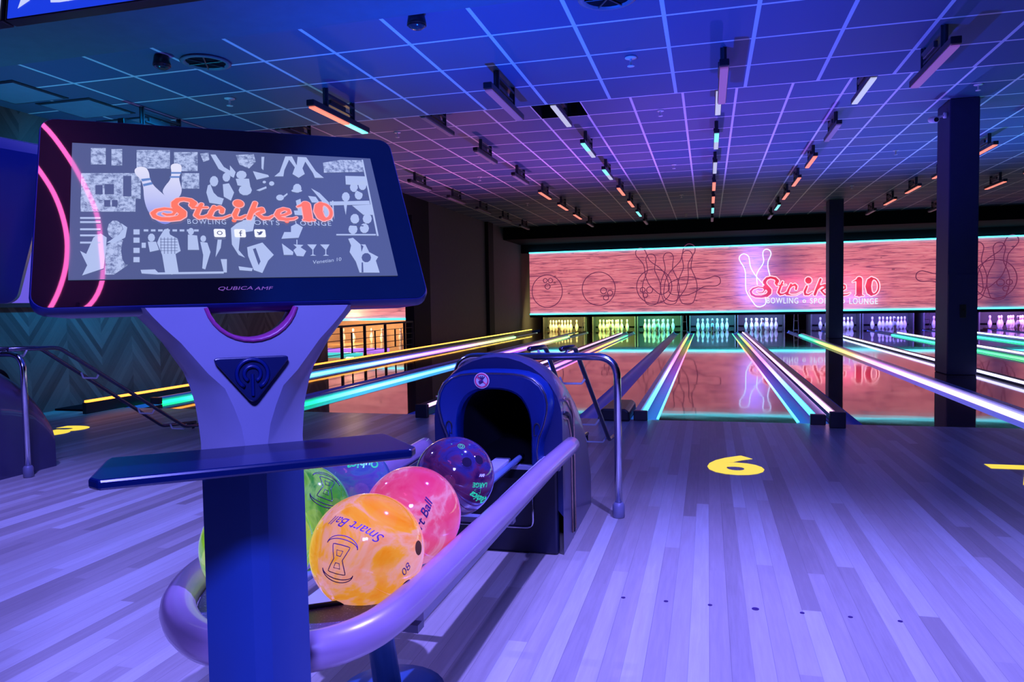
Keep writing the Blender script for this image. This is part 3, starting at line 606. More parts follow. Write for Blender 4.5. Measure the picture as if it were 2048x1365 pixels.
ZERO_IN = [([(1752+62*math.cos(a), 530+88*math.sin(a)) for a in [i*PI/14-PI/2 for i in range(15)]], [14]*15), ([(1735, 445), (1712, 470), (1700, 530), (1712, 590), (1735, 615)], [26, 34, 38, 34, 26])]
ns = tag(empty('neon_sign', (0, 23.93, 0)), 'pink and blue neon sign with two pins and the word Strike 10', 'neon sign')
nred = glow('neon_pink_glass', (1.0, .42, .52), 1.7); nblue = glow('neon_blue_glass', (.52, .62, 1.0), 2.0); nfill = glow('lit_red_letter', lin((235, 50, 85)), .85)
loops = contours(STR, 300, 1900, 390, 690, 4.0)+contours(ZERO_IN, 300, 1900, 390, 690, 4.0)
mb = MB()
for lp in loops:
    L = [sg(*p) for p in lp[::2]]; mb.tube([(a, 0, b) for a, b in L], .0155, 6, closed=True)
mb.build('letter_tubing', nred, ns, smooth=True)
vs, fs = fill_geo([[sg(*p) for p in lp] for lp in loops], .006)
mesh('letter_backing', [(a, .03+c, b) for a, b, c in vs], fs, nfill, ns)
P1 = [(512, 520), (490, 492), (440, 440), (400, 390), (365, 335), (346, 285), (338, 225), (325, 180), (280, 153), (237, 165), (216, 205), (235, 252), (270, 305), (290, 370), (292, 440), (293, 520), (302, 590), (345, 665), (430, 768), (527, 738), (527, 655)]
P2 = [(432, 515), (425, 450), (424, 395), (450, 340), (490, 285), (508, 235), (500, 185), (498, 140), (515, 110), (548, 102), (580, 118), (593, 155), (580, 195), (560, 240), (555, 300), (568, 360), (582, 415)]
mb = MB()
for P_ in (P1, P2): mb.tube([(*sg(*p),) and (sg(*p)[0], 0, sg(*p)[1]) for p in smooth_loop(P_, False, 3)], .014, 6)
mb.build('pin_tubing', nblue, ns, smooth=True)
def sign_text(s, x0, x1, yc, hpx, name):
    vs, fs = text_geo(s, 1.0, 0, .006, 1.15, 1.0, .006, 'LEFT'); a0 = min(v[0] for v in vs); a1 = max(v[0] for v in vs); b0 = min(v[1] for v in vs); b1 = max(v[1] for v in vs)
    out = []
    for x, y, z in vs:
        px = x0+(x-a0)/(a1-a0)*(x1-x0); py = yc-((y-b0)/(b1-b0)-.5)*hpx; q = sg(px, py); out.append((q[0], .02-z, q[1]))
    return out, fs
mb = MB()
for s, x0, x1 in (('BOWLING', 545, 912), ('SPORTS', 1047, 1355), ('LOUNGE', 1492, 1808)):
    vs, fs = sign_text(s, x0, x1, 695, 68, s); mb.add(vs, fs)
for cx in (980, 1422): mb.tube([(sg(*p)[0], .01, sg(*p)[1]) for p in circ(cx, 700, 16, n=14)], .012, 6, closed=True)
mb.build('tagline', glow('tagline_white', (.75, .85, 1.0), 1.1), ns, fix=False)
# added area lamps that throw the neon's blue and red halo onto the panel
light('added_halo_blue', 'AREA', (1.35, 23.70, 1.75), (1.35, 24.0, 1.75), (.10, .18, 1.0), 20, .6, 1.5)
light('added_halo_blue_low', 'AREA', (3.0, 23.70, .95), (3.0, 24.0, .98), (.15, .22, 1.0), 16, 3.6, .15)
light('added_halo_red', 'AREA', (3.1, 23.70, 1.40), (3.1, 24.0, 1.40), (1.0, .10, .20), 17, 3.2, .2)

# second masking unit in the side room
m2 = tag(empty('masking_unit', (-9.6, 17.4, 0)), 'smaller pink wood-print masking unit seen through the left wall opening', 'masking unit')
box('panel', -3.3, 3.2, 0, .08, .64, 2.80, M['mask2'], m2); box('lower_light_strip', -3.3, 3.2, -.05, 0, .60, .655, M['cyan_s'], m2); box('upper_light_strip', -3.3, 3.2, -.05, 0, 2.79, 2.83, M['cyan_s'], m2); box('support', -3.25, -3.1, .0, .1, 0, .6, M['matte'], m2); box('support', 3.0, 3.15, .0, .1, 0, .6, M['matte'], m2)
tag(box('light_bench', -10.8, -6.6, 14.5, 14.55, .0, .06, glow('violet_line', lin((190, 120, 255)), 1.2)), 'violet light line low in the side room beyond the bars', 'light strip')
tag(box('light_bench', -11.5, -6.6, 13.2, 13.3, .0, .05, glow('teal_line', lin((80, 220, 220)), 1.0)), 'teal light line on the side room floor beyond the bars', 'light strip')
# purple lit panel on the herringbone wall
wp = tag(empty('wall_panel', (-6.1, 4.5, 1.6)), 'large violet lit panel on the herringbone wall behind the left screen', 'wall panel')
box('panel', 0, .03, -1.6, 1.55, -.56, .55, glow('violet_panel', lin((110, 85, 225)), .9), wp); MB().box(0, .05, -1.65, 1.6, -.6, -.56).box(0, .05, -1.65, 1.6, .55, .59).box(0, .05, -1.65, -1.6, -.6, .59).box(0, .05, 1.55, 1.6, -.6, .59).build('frame', M['black'], wp)

# ------------------------------------------------------------------ columns
for y0, d, lab in ((9.9, .5, 'nearer'), (18.9, .5, 'farther')):
    c = tag(empty('column', (2.94, y0, 0)), f'{lab} dark square column standing between the lanes', 'column')
    box('shaft', -.16, .16, 0, d, 0.012, 3.3, M['column'], c, bevel=.012)
    if y0 < 12:
        pl = MB().box(-.035, .035, -.02, 0, .70, .86).build('switch_plate', M['black'], c, bevel=.006); MB().tube([(0, -.02, .79), (0, -.035, .79)], .014, 10).build('key_switch', M['chrome'], c)
        box('skirt', -.155, .155, -.012, 0, .05, 1.22, M['column'], c)
cm_ = tag(empty('security_camera', (2.77, 10.0, 3.10)), 'white bullet security camera on the left side of the nearer column', 'camera')
MB().tube([(0, 0, .03), (-.03, 0, .03)], .035, 12).build('mount', M['white'], cm_, smooth=True); MB().tube([(-.02, 0, .03), (-.12, -.03, .0)], .012, 8).build('arm', M['white'], cm_, smooth=True)
MB().tube([(-.14, .10, .01), (-.14, -.12, -.04)], .036, 14).build('barrel', M['white'], cm_, smooth=True); MB().tube([(-.14, -.121, -.04), (-.14, -.124, -.0405)], .026, 14).build('lens', M['black'], cm_)
tag(MB().tube([(3.10, 10.1, 3.10), (3.13, 10.1, 3.10)], .04, 12).build('wall_box', M['white'], smooth=True), 'small white round box on the right side of the nearer column', 'junction box')

# ------------------------------------------------------------------ ceiling things
gl = {'coral': glow('bar_coral', lin((255, 130, 110)), 1.3), 'cyan': glow('bar_cyan', lin((120, 240, 245)), 1.2), 'white': glow('bar_white', lin((190, 195, 235)), .9),
      'dim': glow('bar_dim', lin((120, 90, 215)), .55), 'off': plain('bar_off', (.25, .25, .3), .4), 'amber': glow('bar_amber', lin((255, 190, 120)), 1.3), 'magenta': glow('bar_magenta', lin((150, 95, 215)), .6)}
def bar_fixture(x, y, zc, c1, c2, frac, label, front):
    """lamp bar of 0.92 m hung from the ceiling at zc by a frame; y = near end"""
    z = zc-.21
    e = tag(empty('bar_light', (x, y, z)), label, 'bar light', 'bar lights hung from the ceiling')
    box('bar_body', -.032, .032, -.03, .95, .0, .05, M['black'], e, bevel=.006)
    box('diffuser', -.027, .027, .0, .92*frac, -.012, .0, gl[c1], e)
    if frac < 1: box('diffuser', -.027, .027, .92*frac, .92, -.012, .0, gl[c2], e)
    f = MB()
    for yy in (.22, .68): f.box(-.022, .022, yy-.006, yy+.006, .05, .21).box(-.005, .005, yy-.022, yy+.022, .05, .21)
    f.box(-.02, .02, .22, .68, .15, .17).box(-.015, .015, .25, .65, .08, .095)
    f.build('bracket', M['bracket'], e)
    MB().box(-.035, -.008, .32, .58, .10, .145).build('driver_box', M['bracket'], e, bevel=.005)
    e.scale = (1.05, 1.05, 1.0)
    return e
RX = {'3': -4.96, '4': -3.11, '5': -1.61, '6': .116, '7': 1.56, '8': 3.93, '9': 5.37, '11': 8.7}
rown = {'3': 'row nearest the left wall', '4': 'second row from the left wall', '5': 'row right over the ball return', '6': 'row straight over the lane marked 6', '7': 'row left of the columns', '8': 'row just right of the columns', '9': 'second row right of the columns', '11': 'row at the right edge'}
ordn = 'nearest second third fourth fifth sixth seventh eighth ninth'.split()
YR = [5.47, 7.92, 9.89, 11.94, 13.92, 15.80, 17.70, 19.70]
pat = {'3': 'off off off off off off off off'.split(), '4': 'coral off off off coral coral coral off'.split(), '5': 'dim white cyan cyan coral coral cyan off'.split(), '6': 'magenta white cyan white coral coral cyan off'.split(),
       '7': 'magenta white dim coral coral coral cyan off'.split(), '8': 'dim cyan cyan coral coral coral coral off'.split(), '9': 'off cyan coral coral coral coral off off'.split(), '11': 'off off coral coral coral off off off'.split()}
for r_, x in RX.items():
    for i, y in enumerate(YR):
        if r_ == '11' and i < 2: continue
        c1 = pat[r_][i]; fr = 1.0; c2 = 'cyan'
        if r_ == '4' and i == 0: c1 = 'coral'; fr = .62; c2 = 'cyan'
        if r_ in '56' and i in (2, 3): fr = .5; c2 = 'white'
        cn = {'off': 'unlit', 'dim': 'dim violet', 'magenta': 'magenta'}.get(c1, c1)
        bar_fixture(x, y, 2.8 if i == 0 else 3.3, c1, c2, fr, f'{cn} ceiling bar light, the {ordn[i]} one in the {rown[r_]}', i == 0)
sp0 = None
for i, (x, y) in enumerate([(a, b) for b in (5.70, 9.34, 13.05, 16.75, 20.4) for a in (-4.04, -.555, 2.90)]):
    if (x, y) == (2.90, 5.70): continue
    zc = 2.8 if y < 6.8 else 3.3
    pos = {-4.04: 'left', -.555: 'middle', 2.90: 'right'}[x]; rw = ['nearest', 'second', 'third', 'fourth', 'farthest'][i//3]
    if sp0 is None:
        e = empty('sprinkler', (x, y, zc)); vs, fs = lathe([(.005, 0), (.045, -.002), (.045, -.010), (.012, -.014)], 16); mesh('flange', vs, fs, M['white'], e, True)
        MB().tube([(0, 0, -.01), (0, 0, -.065)], .009, 8).build('stem', M['white'], e, smooth=True); vs, fs = lathe([(.004, -.062), (.028, -.066), (.028, -.070), (.004, -.072)], 14); mesh('deflector', vs, fs, M['white'], e, True); sp0 = e
    else: e = copy_tree(sp0)
    e.location = (x, y, zc); tag(e, f'small white ceiling sprinkler, {pos} one of the {rw} row', 'sprinkler', 'ceiling sprinklers')
for (x, y), lb in (((-3.61, 4.82), 'above the left end of the kiosk'), ((-.58, 4.55), 'at the top edge of the picture')):
    e = tag(empty('ceiling_diffuser', (x, y, 2.8)), f'round dark ceiling air diffuser {lb}', 'air vent', 'round air diffusers')
    vs, fs = lathe([(.17, 0), (.18, -.012), (.15, -.02), (.145, -.004)], 28); mesh('ring', vs, fs, plain('vent_ring', (.12, .16, .22), .5), e, True)
    vs, fs = lathe([(.001, -.004), (.14, -.004), (.14, -.006), (.001, -.006)], 24); mesh('throat', vs, fs, M['matte'], e)
    for a in range(3):
        ca = a*PI/3; MB().tube([(-.14*math.cos(ca), -.14*math.sin(ca), -.012), (.14*math.cos(ca), .14*math.sin(ca), -.012)], .006, 6).build('spoke', M['bracket'], e)
for (x, y), lb in (((-3.83, 4.62), 'left one, above the kiosk screen'), ((-1.775, 4.45), 'right one, at the top centre of the picture')):
    e = tag(empty('dome_camera', (x, y, 2.8)), f'small black dome camera on the ceiling, {lb}', 'camera', 'ceiling dome cameras')
    vs, fs = lathe([(.03, 0), (.05, -.002), (.06, -.055), (.062, -.075)], 18); mesh('cap', vs, fs, M['black'], e, True)
    vs, fs = lathe([(.002, -.10), (.03, -.097), (.05, -.085), (.061, -.074)], 18); mesh('lens_ring', vs, fs, plain('glossy_dark', (.04, .04, .06), .1), e, True)
for i, (x, y) in enumerate([(-5.62, 5.0), (-5.45, 5.58), (-5.45, 6.25)]):
    e = tag(empty('ceiling_grille', (x, y, 2.8)), f'pale blue rectangular ceiling panel by the left wall, {["nearest", "middle", "farthest"][i]} of three', 'ceiling panel', 'ceiling panels by the left wall')
    box('panel', -.26, .26, -.24, .24, -.012, .0, plain(f'grille_blue', (.16, .24, .34), .6), e); box('frame', -.29, .29, -.27, .27, -.006, -.0, M['black'], e)

# overhead monitors
def draw(lst, s, mat_fn, parent, name, y, sx=1.0):
    mb = MB()
    for pl in lst:
        L = [(a/10000*s*sx, y, b/10000*s) for a, b in pl]; mb.add(L, [tuple(range(len(L)))])
    return mb.build(name, mat_fn, parent, fix=False)
vm = {'bg': glow('monitor_blue', lin((25, 60, 225)), 1.0), 'light': glow('monitor_white', lin((190, 200, 255)), 1.1), 'dark': glow('monitor_dark', lin((20, 40, 170)), .9)}
for i, x in enumerate((-1.965, -2.955)):
    e = tag(empty('wall_monitor', (x, 2.2, 2.29)), ['overhead blue monitor with a figure collage at the top left corner', 'overhead monitor cut off by the top left corner'][i], 'monitor')
    e.rotation_euler = (math.radians(-8), 0, 0)
    box('housing', -.49, .49, 0, .05, -.285, .285, M['black'], e, bevel=.005); 
    box('screen', -.475, .475, -.003, 0, -.279, .279, vm['bg'] if i == 0 else vm['light'], e)
    if i == 0:
        draw(COLL['light'], 2.25, vm['light'], e, 'picture_shapes', -.0045); draw(COLL['dark'], 2.25, vm['dark'], e, 'picture_shadows', -.006)
    MB().box(-.05, .05, .05, .10, -.1, .1).tube([(0, .08, .0), (0, .12, .36)], .02, 8).build('mount', M['black'], e)

# ------------------------------------------------------------------ floor marks
def floor_digit(s, x, y, h, label, wscale=1.0):
    vs, fs = text_geo(s, 1.0, 0, .035, 1, 1, 0); a0 = min(v[0] for v in vs); a1 = max(v[0] for v in vs); b0 = min(v[1] for v in vs); b1 = max(v[1] for v in vs)
    k = h/(b1-b0); kx = .31*wscale/(a1-a0)
    vs = [(x+(a-(a0+a1)/2)*kx, y+(b-(b0+b1)/2)*k, .0015) for a, b, c in vs]
    return tag(mesh('lane_number', vs, fs, M['yellow']), label, 'floor number')
floor_digit('6', .148, 4.42, .53, 'glowing yellow number 6 on the approach floor')
floor_digit('7', 1.665, 4.42, .53, 'glowing yellow number cut off by the right edge of the picture')
floor_digit('3', -5.03, 4.72, .50, 'glowing yellow number half hidden behind the left ball return')
for i in range(7):
    x = .138+(i-3)*.1351; r = .011 if i == 3 else .007
    vs, fs = lathe([(r, 0), (r, .0012), (.0005, .0013)], 12, (x, YF-3.658, 0)); tag(mesh('approach_dot', vs, fs, M['ink'], None), f'dark dot set in the approach floor, {["leftmost", "second", "third", "larger middle", "fifth", "sixth", "rightmost"][i]} of seven', 'floor dot', 'approach dots')

# ------------------------------------------------------------------ ball return (hood, body, ring rack, leg)
def arch(hw, z0, zs, ztop, n=16):
    """closed arch outline (x,z): flat bottom z0, straight to zs, elliptical top"""
    P = [(-hw, z0), (-hw, (z0+zs)/2)]
    for i in range(n+1):
        a = PI-PI*i/n; P.append((hw*math.cos(a), zs+(ztop-zs)*math.sin(a)))
    P += [(hw, (z0+zs)/2), (hw, z0)]; return P
def loft(sections, name, mat, parent, closed=False, smooth=True, capends=True):
    vs = []; fs = []; n = len(sections[0])
    for s in sections: vs += s
    for i in range(len(sections)-1):
        for k in range(n):
            l = (k+1) % n; fs.append((i*n+k, i*n+l, (i+1)*n+l, (i+1)*n+k))
    if capends: fs.append(tuple(range(n))); fs.append(tuple((len(sections)-1)*n+k for k in range(n))[::-1])
    o = mesh(name, vs, fs, mat, parent, smooth, fix=True); return o
def smooth_by_angle(o, deg=35):
    me = o.data
    bm = bmesh.new(); bm.from_mesh(me)
    for e_ in bm.edges:
        if len(e_.link_faces) == 2: e_.smooth = e_.calc_face_angle(0) < math.radians(deg)
    for f_ in bm.faces: f_.smooth = True
    bm.to_mesh(me); bm.free(); return o
def build_return(label):
    e = tag(empty('ball_return', (-.785, 2.70, 0)), label, 'ball return')
    # body shell: arch lofted back and down (outer shell and dark tunnel inside)
    secs = []
    N = 9
    for y, zt in ((.0, .752), (.02, .762), (.10, .762), (.20, .748), (.30, .718), (.40, .675), (.50, .618), (.58, .56), (.66, .475), (.72, .38), (.75, .28)):
        secs.append([(x, y, z) for x, z in arch(.255-.01*y, 0.0, max(.05, zt-.24), zt)])
    outer = secs
    vs = []; fs = []; n = len(outer[0])
    for s in outer: vs += s
    for i in range(N):
        for k in range(n-1): fs.append((i*n+k, i*n+k+1, (i+1)*n+k+1, (i+1)*n+k))
    fs.append(tuple(N*n+k for k in range(n)))
    o = mesh('body_shell', vs, fs, M['hoodside'], e, True, fix=True); smooth_by_angle(o, 40)
    # front wall of the body below the mouth, with panel line
    MB().box(-.235, .235, -.01, .03, 0.0, .33).build('front_panel', M['navy'], e, bevel=.01)
    MB().tube(fillet([(-.15, -.014, .10), (.14, -.014, .10), (.14, -.014, .30)], .03), .004, 6).build('panel_seam', M['chrome'], e, smooth=True)
    # cowl: lobed front ring around the mouth
    def lobe(off, yy, s=1.0):
        out = []
        prof = [(.186, .30), (.184, .36), (.182, .40), (.192, .45), (.212, .50), (.224, .55), (.226, .585), (.219, .622), (.200, .657), (.168, .684), (.128, .699), (.086, .705), (.045, .707), (0, .708)]
        L = [(-a, b) for a, b in prof]+[(a, b) for a, b in prof[::-1][1:]]
        c = (0, .54)
        for a, b in L:
            d = Vector((a-c[0], b-c[1])); l = d.length; d = d*(l+off)/l if l > 1e-6 else d
            out.append((c[0]+d.x*s, yy, c[1]+d.y*s if b > .31 else b))
        return out
    def mouth(yy, off=0.0):
        prof = [(.142, .30), (.142, .35), (.142, .40), (.143, .45), (.142, .49), (.139, .52), (.132, .55), (.121, .575), (.106, .597), (.088, .612), (.068, .622), (.046, .628), (.023, .631), (0, .632)]
        return [(-(a+off), yy, b+off*(b > .31)) for a, b in prof]+[(a+off, yy, b+off*(b > .31)) for a, b in prof[::-1][1:]]
    rings = [lobe(-.004, .09), lobe(0, .03), lobe(0, -.045), lobe(-.008, -.062), lobe(-.022, -.068), mouth(-.060, .03), mouth(-.052, .008), mouth(-.035, 0), mouth(.02, 0)]
    n = len(rings[0]); vs = [v for r_ in rings for v in r_]; fs = []
    for i in range(len(rings)-1):
        for k in range(n-1): fs.append((i*n+k, i*n+k+1, (i+1)*n+k+1, (i+1)*n+k))
    o = mesh('cowl', vs, fs, M['hood'], e, True, fix=True); smooth_by_angle(o, 28)
    # tunnel
    rings = [mouth(.0, .002), mouth(.55, -.01)]; vs = [v for r_ in rings for v in r_]; fs = [(k, k+1, n+k+1, n+k) for k in range(n-1)]+[tuple(n+k for k in range(n))]
    mesh('tunnel', vs, fs, M['matte'], e, True); box('tunnel_floor', -.14, .14, -.06, .55, .30, .345, M['matte'], e)
    # flat front of the body between its arch and the mouth
    def hit(poly, a, c=(0, .45)):
        best = 0; dx, dz = math.cos(a), math.sin(a)
        for i in range(len(poly)):
            (x1, z1), (x2, z2) = poly[i], poly[(i+1) % len(poly)]; ex, ez = x2-x1, z2-z1; den = dx*ez-dz*ex
            if abs(den) < 1e-9: continue
            t_ = ((x1-c[0])*ez-(z1-c[1])*ex)/den; u_ = ((x1-c[0])*dz-(z1-c[1])*dx)/den
            if t_ > 0 and -1e-6 <= u_ <= 1+1e-6: best = max(best, t_)
        return best
    ar = arch(.255, 0.0, .512, .752); mo = [(a, c) for a, b, c in mouth(0, .002)]
    vs = []; m_ = 48
    for i in range(m_+1):
        a = math.radians(-50+280*i/m_)
        for poly, yy in ((mo, .002), (ar, .0)):
            rr = hit(poly, a); vs.append((rr*math.cos(a), yy, .45+rr*math.sin(a)))
    o = mesh('body_front', vs, [(2*i, 2*i+1, 2*i+3, 2*i+2) for i in range(m_)], M['navyhood'], e, False, fix=True)
    # raised lip line round the cowl
    MB().tube(lobe(-.014, -.066), .0035, 6).build('cowl_bead', M['darktube'], e, smooth=True)
    # round hand sticker
    st = MB(); vs_, fs_ = lathe([(.0005, 0), (.030, 0), (.030, .0012), (.0005, .0012)], 24)
    o = mesh('warning_sticker', [(x-.036, -.070-z, y+.668) for x, y, z in vs_], fs_, M['white'], e, fix=True)
    rg = plain('sticker_red', (.65, .05, .15), .4)
    MB().tube([(-.036+.025*math.cos(a), -.0722, .668+.025*math.sin(a)) for a in [i*PI/10 for i in range(20)]], .0028, 6, closed=True).tube([(-.055, -.0725, .682), (-.017, -.0725, .654)], .0028, 6).build('prohibition_ring', rg, o)
    hd = MB(); hd.tube([(-.045, -.0722, .660), (-.030, -.0722, .668)], .007, 8)
    for k in range(4): hd.tube([(-.036, -.0722, .668), (-.048+.008*k, -.0722, .686-.002*abs(k-1.5))], .0022, 6)
    hd.build('hand_symbol', M['ink'], o)
    for s in (-1, 1):
        MB().tube([(s*.172+.011*math.cos(a), -.0655, .49+.02*math.sin(a)) for a in [i*PI/8 for i in range(9)]]+[(s*.172-.011, -.0655, .465), (s*.172+.011, -.0655, .465)], .003, 6, closed=True).build('cowl_emblem', M['black'], e)
    # side mouldings on the right and left flanks
    for s in (-1, 1):
        for off, mt, nm, rr in ((0.0, 'copper', 'outer_trim', .0045), (.055, 'black', 'groove', .008), (.075, 'copper', 'inner_trim', .0035)):
            X = s*.256; pts = fillet([(X, .03, .592-off), (X, .14-off*.3, .575-off), (X, .235-off*.8, .50-off), (X, .247-off*.8, .03)], .06)
            MB().tube(pts, rr, 8).build(nm, M[mt], e, smooth=True)
    return e
ret = build_return('large blue-black ball return hood behind the bowling balls')

def build_rack(label):
    """ring rack that runs from the hood to the kiosk; origin at its front end centre"""
    e = tag(empty('ball_rack', (-.765, 1.21, 0)), label, 'ball rack')
    R = .265; zt = .42; yb = 1.50
    NOSE = [(-.497, 2.71), (-.508, 2.3), (-.512, 1.9), (-.516, 1.6), (-.519, 1.35), (-.524, 1.17), (-.542, 1.07), (-.585, 1.005), (-.65, .975), (-.72, .972), (-.79, .99), (-.86, 1.035), (-.93, 1.11), (-.982, 1.22), (-1.008, 1.36), (-1.02, 1.6), (-1.022, 1.9), (-1.024, 2.3), (-1.04, 2.60)]
    def ring(off, z, back=0.0):
        L = [Vector(p) for p in NOSE]; out = []
        for i, p in enumerate(L):
            a = L[max(0, i-1)]; b = L[min(len(L)-1, i+1)]; d = (b-a).normalized(); nn = Vector((d.y, -d.x))
            out.append((p.x+nn.x*off*-1+.765, p.y+nn.y*off*-1-1.21-(back if i in (0, len(L)-1) else 0)))
        return [(v.x, v.y, z) for v in smooth_loop([(a, b) for a, b in out], False, 4)]
    MB().tube(ring(0, zt), .031, 16).build('ring_tube', M['ring'], e, smooth=True)
    MB().tube(ring(-.034, zt-.026, .02), .0075, 8).build('rubber_edge', M['rubber'], e, smooth=True)
    # inner side ledges
    for s in (-1, 1):
        MB().box(min(s*(R-.105), s*(R-.02)), max(s*(R-.105), s*(R-.02)), .06, yb, zt-.062, zt-.045).build('side_ledge', M['pan'], e)
        MB().tube([(s*.195, .02, .372), (s*.195, yb, .372)], .011, 8).build('runner', M['rail'], e, smooth=True)
        MB().tube([(s*.075, .0, .372), (s*.075, yb, .372)], .011, 8).build('runner', M['rail'], e, smooth=True)
    MB().box(-.03, .03, -.0, yb, .345, .362).build('centre_beam', M['pan'], e, bevel=.004)
    # speckled tray at the front end
    inn = [p for p in ring(-.03, 0) if p[1] < .03]
    top = [(a, b) for a, b, c in inn[::-1]]+[(.15, .0), (.06, -.06), (-.04, -.05), (-.13, .01)]
    MB().prism(top, lambda a, b: (a, b, .385), lambda a, b: (a, b, .412)).build('front_tray', M['tray'], e, bevel=.004)
    MB().tube([(.20, .0, .415), (.15, .0, .415), (.06, -.06, .415), (-.04, -.05, .415), (-.13, .01, .415), (-.175, .03, .415)], .005, 6).build('tray_edge', M['rubber'], e, smooth=True)
    for y in (.05, .75, 1.42): MB().box(-R+.05, R-.03, y-.015+.02, y+.015+.02, .335, .35).build('cross_member', M['silver'], e)
    MB().tube([(0.0, .34, .35), (.0, .36, .25), (.01, .40, .01)], [.032, .03, .034], 14).build('leg', plain('blue_leg', (.03, .10, .28), .35), e, smooth=True)
    vs, fs = lathe([(.13, 0), (.13, .008), (.10, .016), (.03, .024)], 28, (.01, .42, 0)); mesh('foot_plate', vs, fs, plain('foot_blue', (.03, .10, .26), .4), e, True)
    MB().tube([(.10, .42, .015), (.10, .42, .022)], .009, 6).build('bolt', M['chrome'], e)
    return e
rack = build_rack('lilac tubular ring rack with bowling balls resting in it')
# polished rail beside the hood
def build_handrail(label):
    e = tag(empty('handrail', (-.386, 3.235, 0)), label, 'handrail')
    MB().tube(fillet([(-.745, 0, .03), (-.745, 0, .715), (.0, 0, .715), (.0, 0, .03)], .10, 8), .0165, 14).build('tube', M['chrome'], e, smooth=True)
    vs, fs = lathe([(.024, 0), (.027, .004), (.027, .055), (.021, .066), (.017, .068)], 18); mesh('foot_socket', vs, fs, M['silver'], e, True); mesh('foot_socket', [(a-.745, b, c) for a, b, c in vs], fs, M['silver'], e, True)
    return e
hr = build_handrail('polished steel handrail curving down right of the ball return hood')
def build_ramp(label):
    e = tag(empty('ball_ramp', (-.72, 3.3, 0)), label, 'ball ramp')
    for s in (-1, 1):
        x = s*.075
        pts = fillet([(x-.0, -.01, .745), (x, .33, .735), (x+(.03 if s > 0 else -.02), 1.38, .075), (x+(.03 if s > 0 else -.02), 1.75, .045)], .16, 8)
        if s > 0: pts = pts[:]
        MB().tube(pts, .0125, 10).build('side_tube', M['darktube'], e, smooth=True)
    for y, z in ((.10, .735), (.62, .553), (1.10, .25), (1.42, .085)):
        MB().tube(fillet([(-.06, y, z), (-.045, y, z-.035), (.06, y, z-.035), (.085, y, z)], .01, 3), .006, 8).build('cross_bracket', M['white'], e, smooth=True)
    for s in (-1, 1):
        MB().tube([(s*.075+(.03 if s > 0 else -.02), 1.72, .05), (s*.075+(.03 if s > 0 else -.02), 1.72, 0.0)], .010, 8).build('foot', M['rubber'], e, smooth=True)
    return e
ramp = build_ramp('dark tubular ball ramp standing behind the main ball return hood')
# the left pair has its own return, rail and ramp
PW = -3.237
r2 = copy_tree(ret); r2.location.x += PW-.13; r2.location.y += .22; tag(r2, 'dark ball return hood cut off by the left edge of the picture', 'ball return')
h2 = copy_tree(hr); h2.location.x += PW-.18; h2.location.y += .12; tag(h2, 'polished steel handrail at the left edge of the picture', 'handrail')
p2 = copy_tree(ramp); p2.location.x += PW+.05; p2.location.y += .0; tag(p2, 'tubular ball ramp sloping down behind the kiosk post', 'ball ramp')

# ------------------------------------------------------------------ bowling balls
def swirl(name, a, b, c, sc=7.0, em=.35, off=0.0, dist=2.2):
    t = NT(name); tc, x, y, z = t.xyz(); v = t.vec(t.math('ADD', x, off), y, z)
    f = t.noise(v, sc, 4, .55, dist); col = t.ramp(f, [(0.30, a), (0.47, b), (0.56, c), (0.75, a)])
    t.base(t.mix(1.0, col, (.34, .34, .20), 'MULTIPLY')); t.emit(col, em*1.15); t.b.inputs['Roughness'].default_value = .06; t.b.inputs['Coat Weight'].default_value = .6; t.b.inputs['Coat Roughness'].default_value = .02  # ball colour also emitted, to stay bright under the blue light
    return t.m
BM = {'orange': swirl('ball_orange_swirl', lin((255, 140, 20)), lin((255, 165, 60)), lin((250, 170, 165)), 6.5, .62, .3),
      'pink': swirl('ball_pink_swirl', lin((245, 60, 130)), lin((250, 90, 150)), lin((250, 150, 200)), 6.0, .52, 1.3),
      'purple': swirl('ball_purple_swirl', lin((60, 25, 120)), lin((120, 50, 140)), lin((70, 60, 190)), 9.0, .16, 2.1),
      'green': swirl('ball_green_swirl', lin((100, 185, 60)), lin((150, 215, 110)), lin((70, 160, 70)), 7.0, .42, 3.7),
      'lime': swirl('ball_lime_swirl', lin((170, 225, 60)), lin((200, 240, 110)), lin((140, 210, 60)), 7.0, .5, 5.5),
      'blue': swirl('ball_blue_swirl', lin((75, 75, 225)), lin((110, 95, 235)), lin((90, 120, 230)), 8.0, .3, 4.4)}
BR = .108
def onsphere(pts2, c, right, up, r=BR+.0006):
    """wrap drawing coordinates (metres) on the ball around direction c"""
    out = []
    for q in pts2:
        x, y = q[0], q[1]; dz = q[2] if len(q) > 2 else 0
        l = math.hypot(x, y)/r
        d = c*math.cos(l)+(right*x+up*y)/(math.hypot(x, y)+1e-9)*math.sin(l) if l > 1e-9 else c
        out.append(d*(r+dz))
    return out
def frame(c, roll):
    c = Vector(c).normalized(); r = Vector((0, 0, 1)).cross(c).normalized() if abs(c.z) < .99 else Vector((1, 0, 0)); u = c.cross(r)
    # right seen from outside
    R_ = r*math.cos(roll)+u*math.sin(roll); U_ = -r*math.sin(roll)+u*math.cos(roll); return c, R_, U_
def strokes_on(name, polys, fr, mat, parent, wd=.0011, closed=True):
    mb = MB()
    for P in polys: mb.tube(onsphere(P, *fr, r=BR), wd, 5, closed=closed)
    return mb.build(name, mat, parent, smooth=True)
def text_on(name, s, size, fr, mat, parent, shear=.0, dx=0, dy=0, bold=0.0, xs=1.0):
    vs, fs = text_geo(s, size, shear, bold, 1.0, xs); return mesh(name, onsphere([(a+dx, b+dy) for a, b, c in vs], *fr, r=BR+.0008), fs, mat, parent)
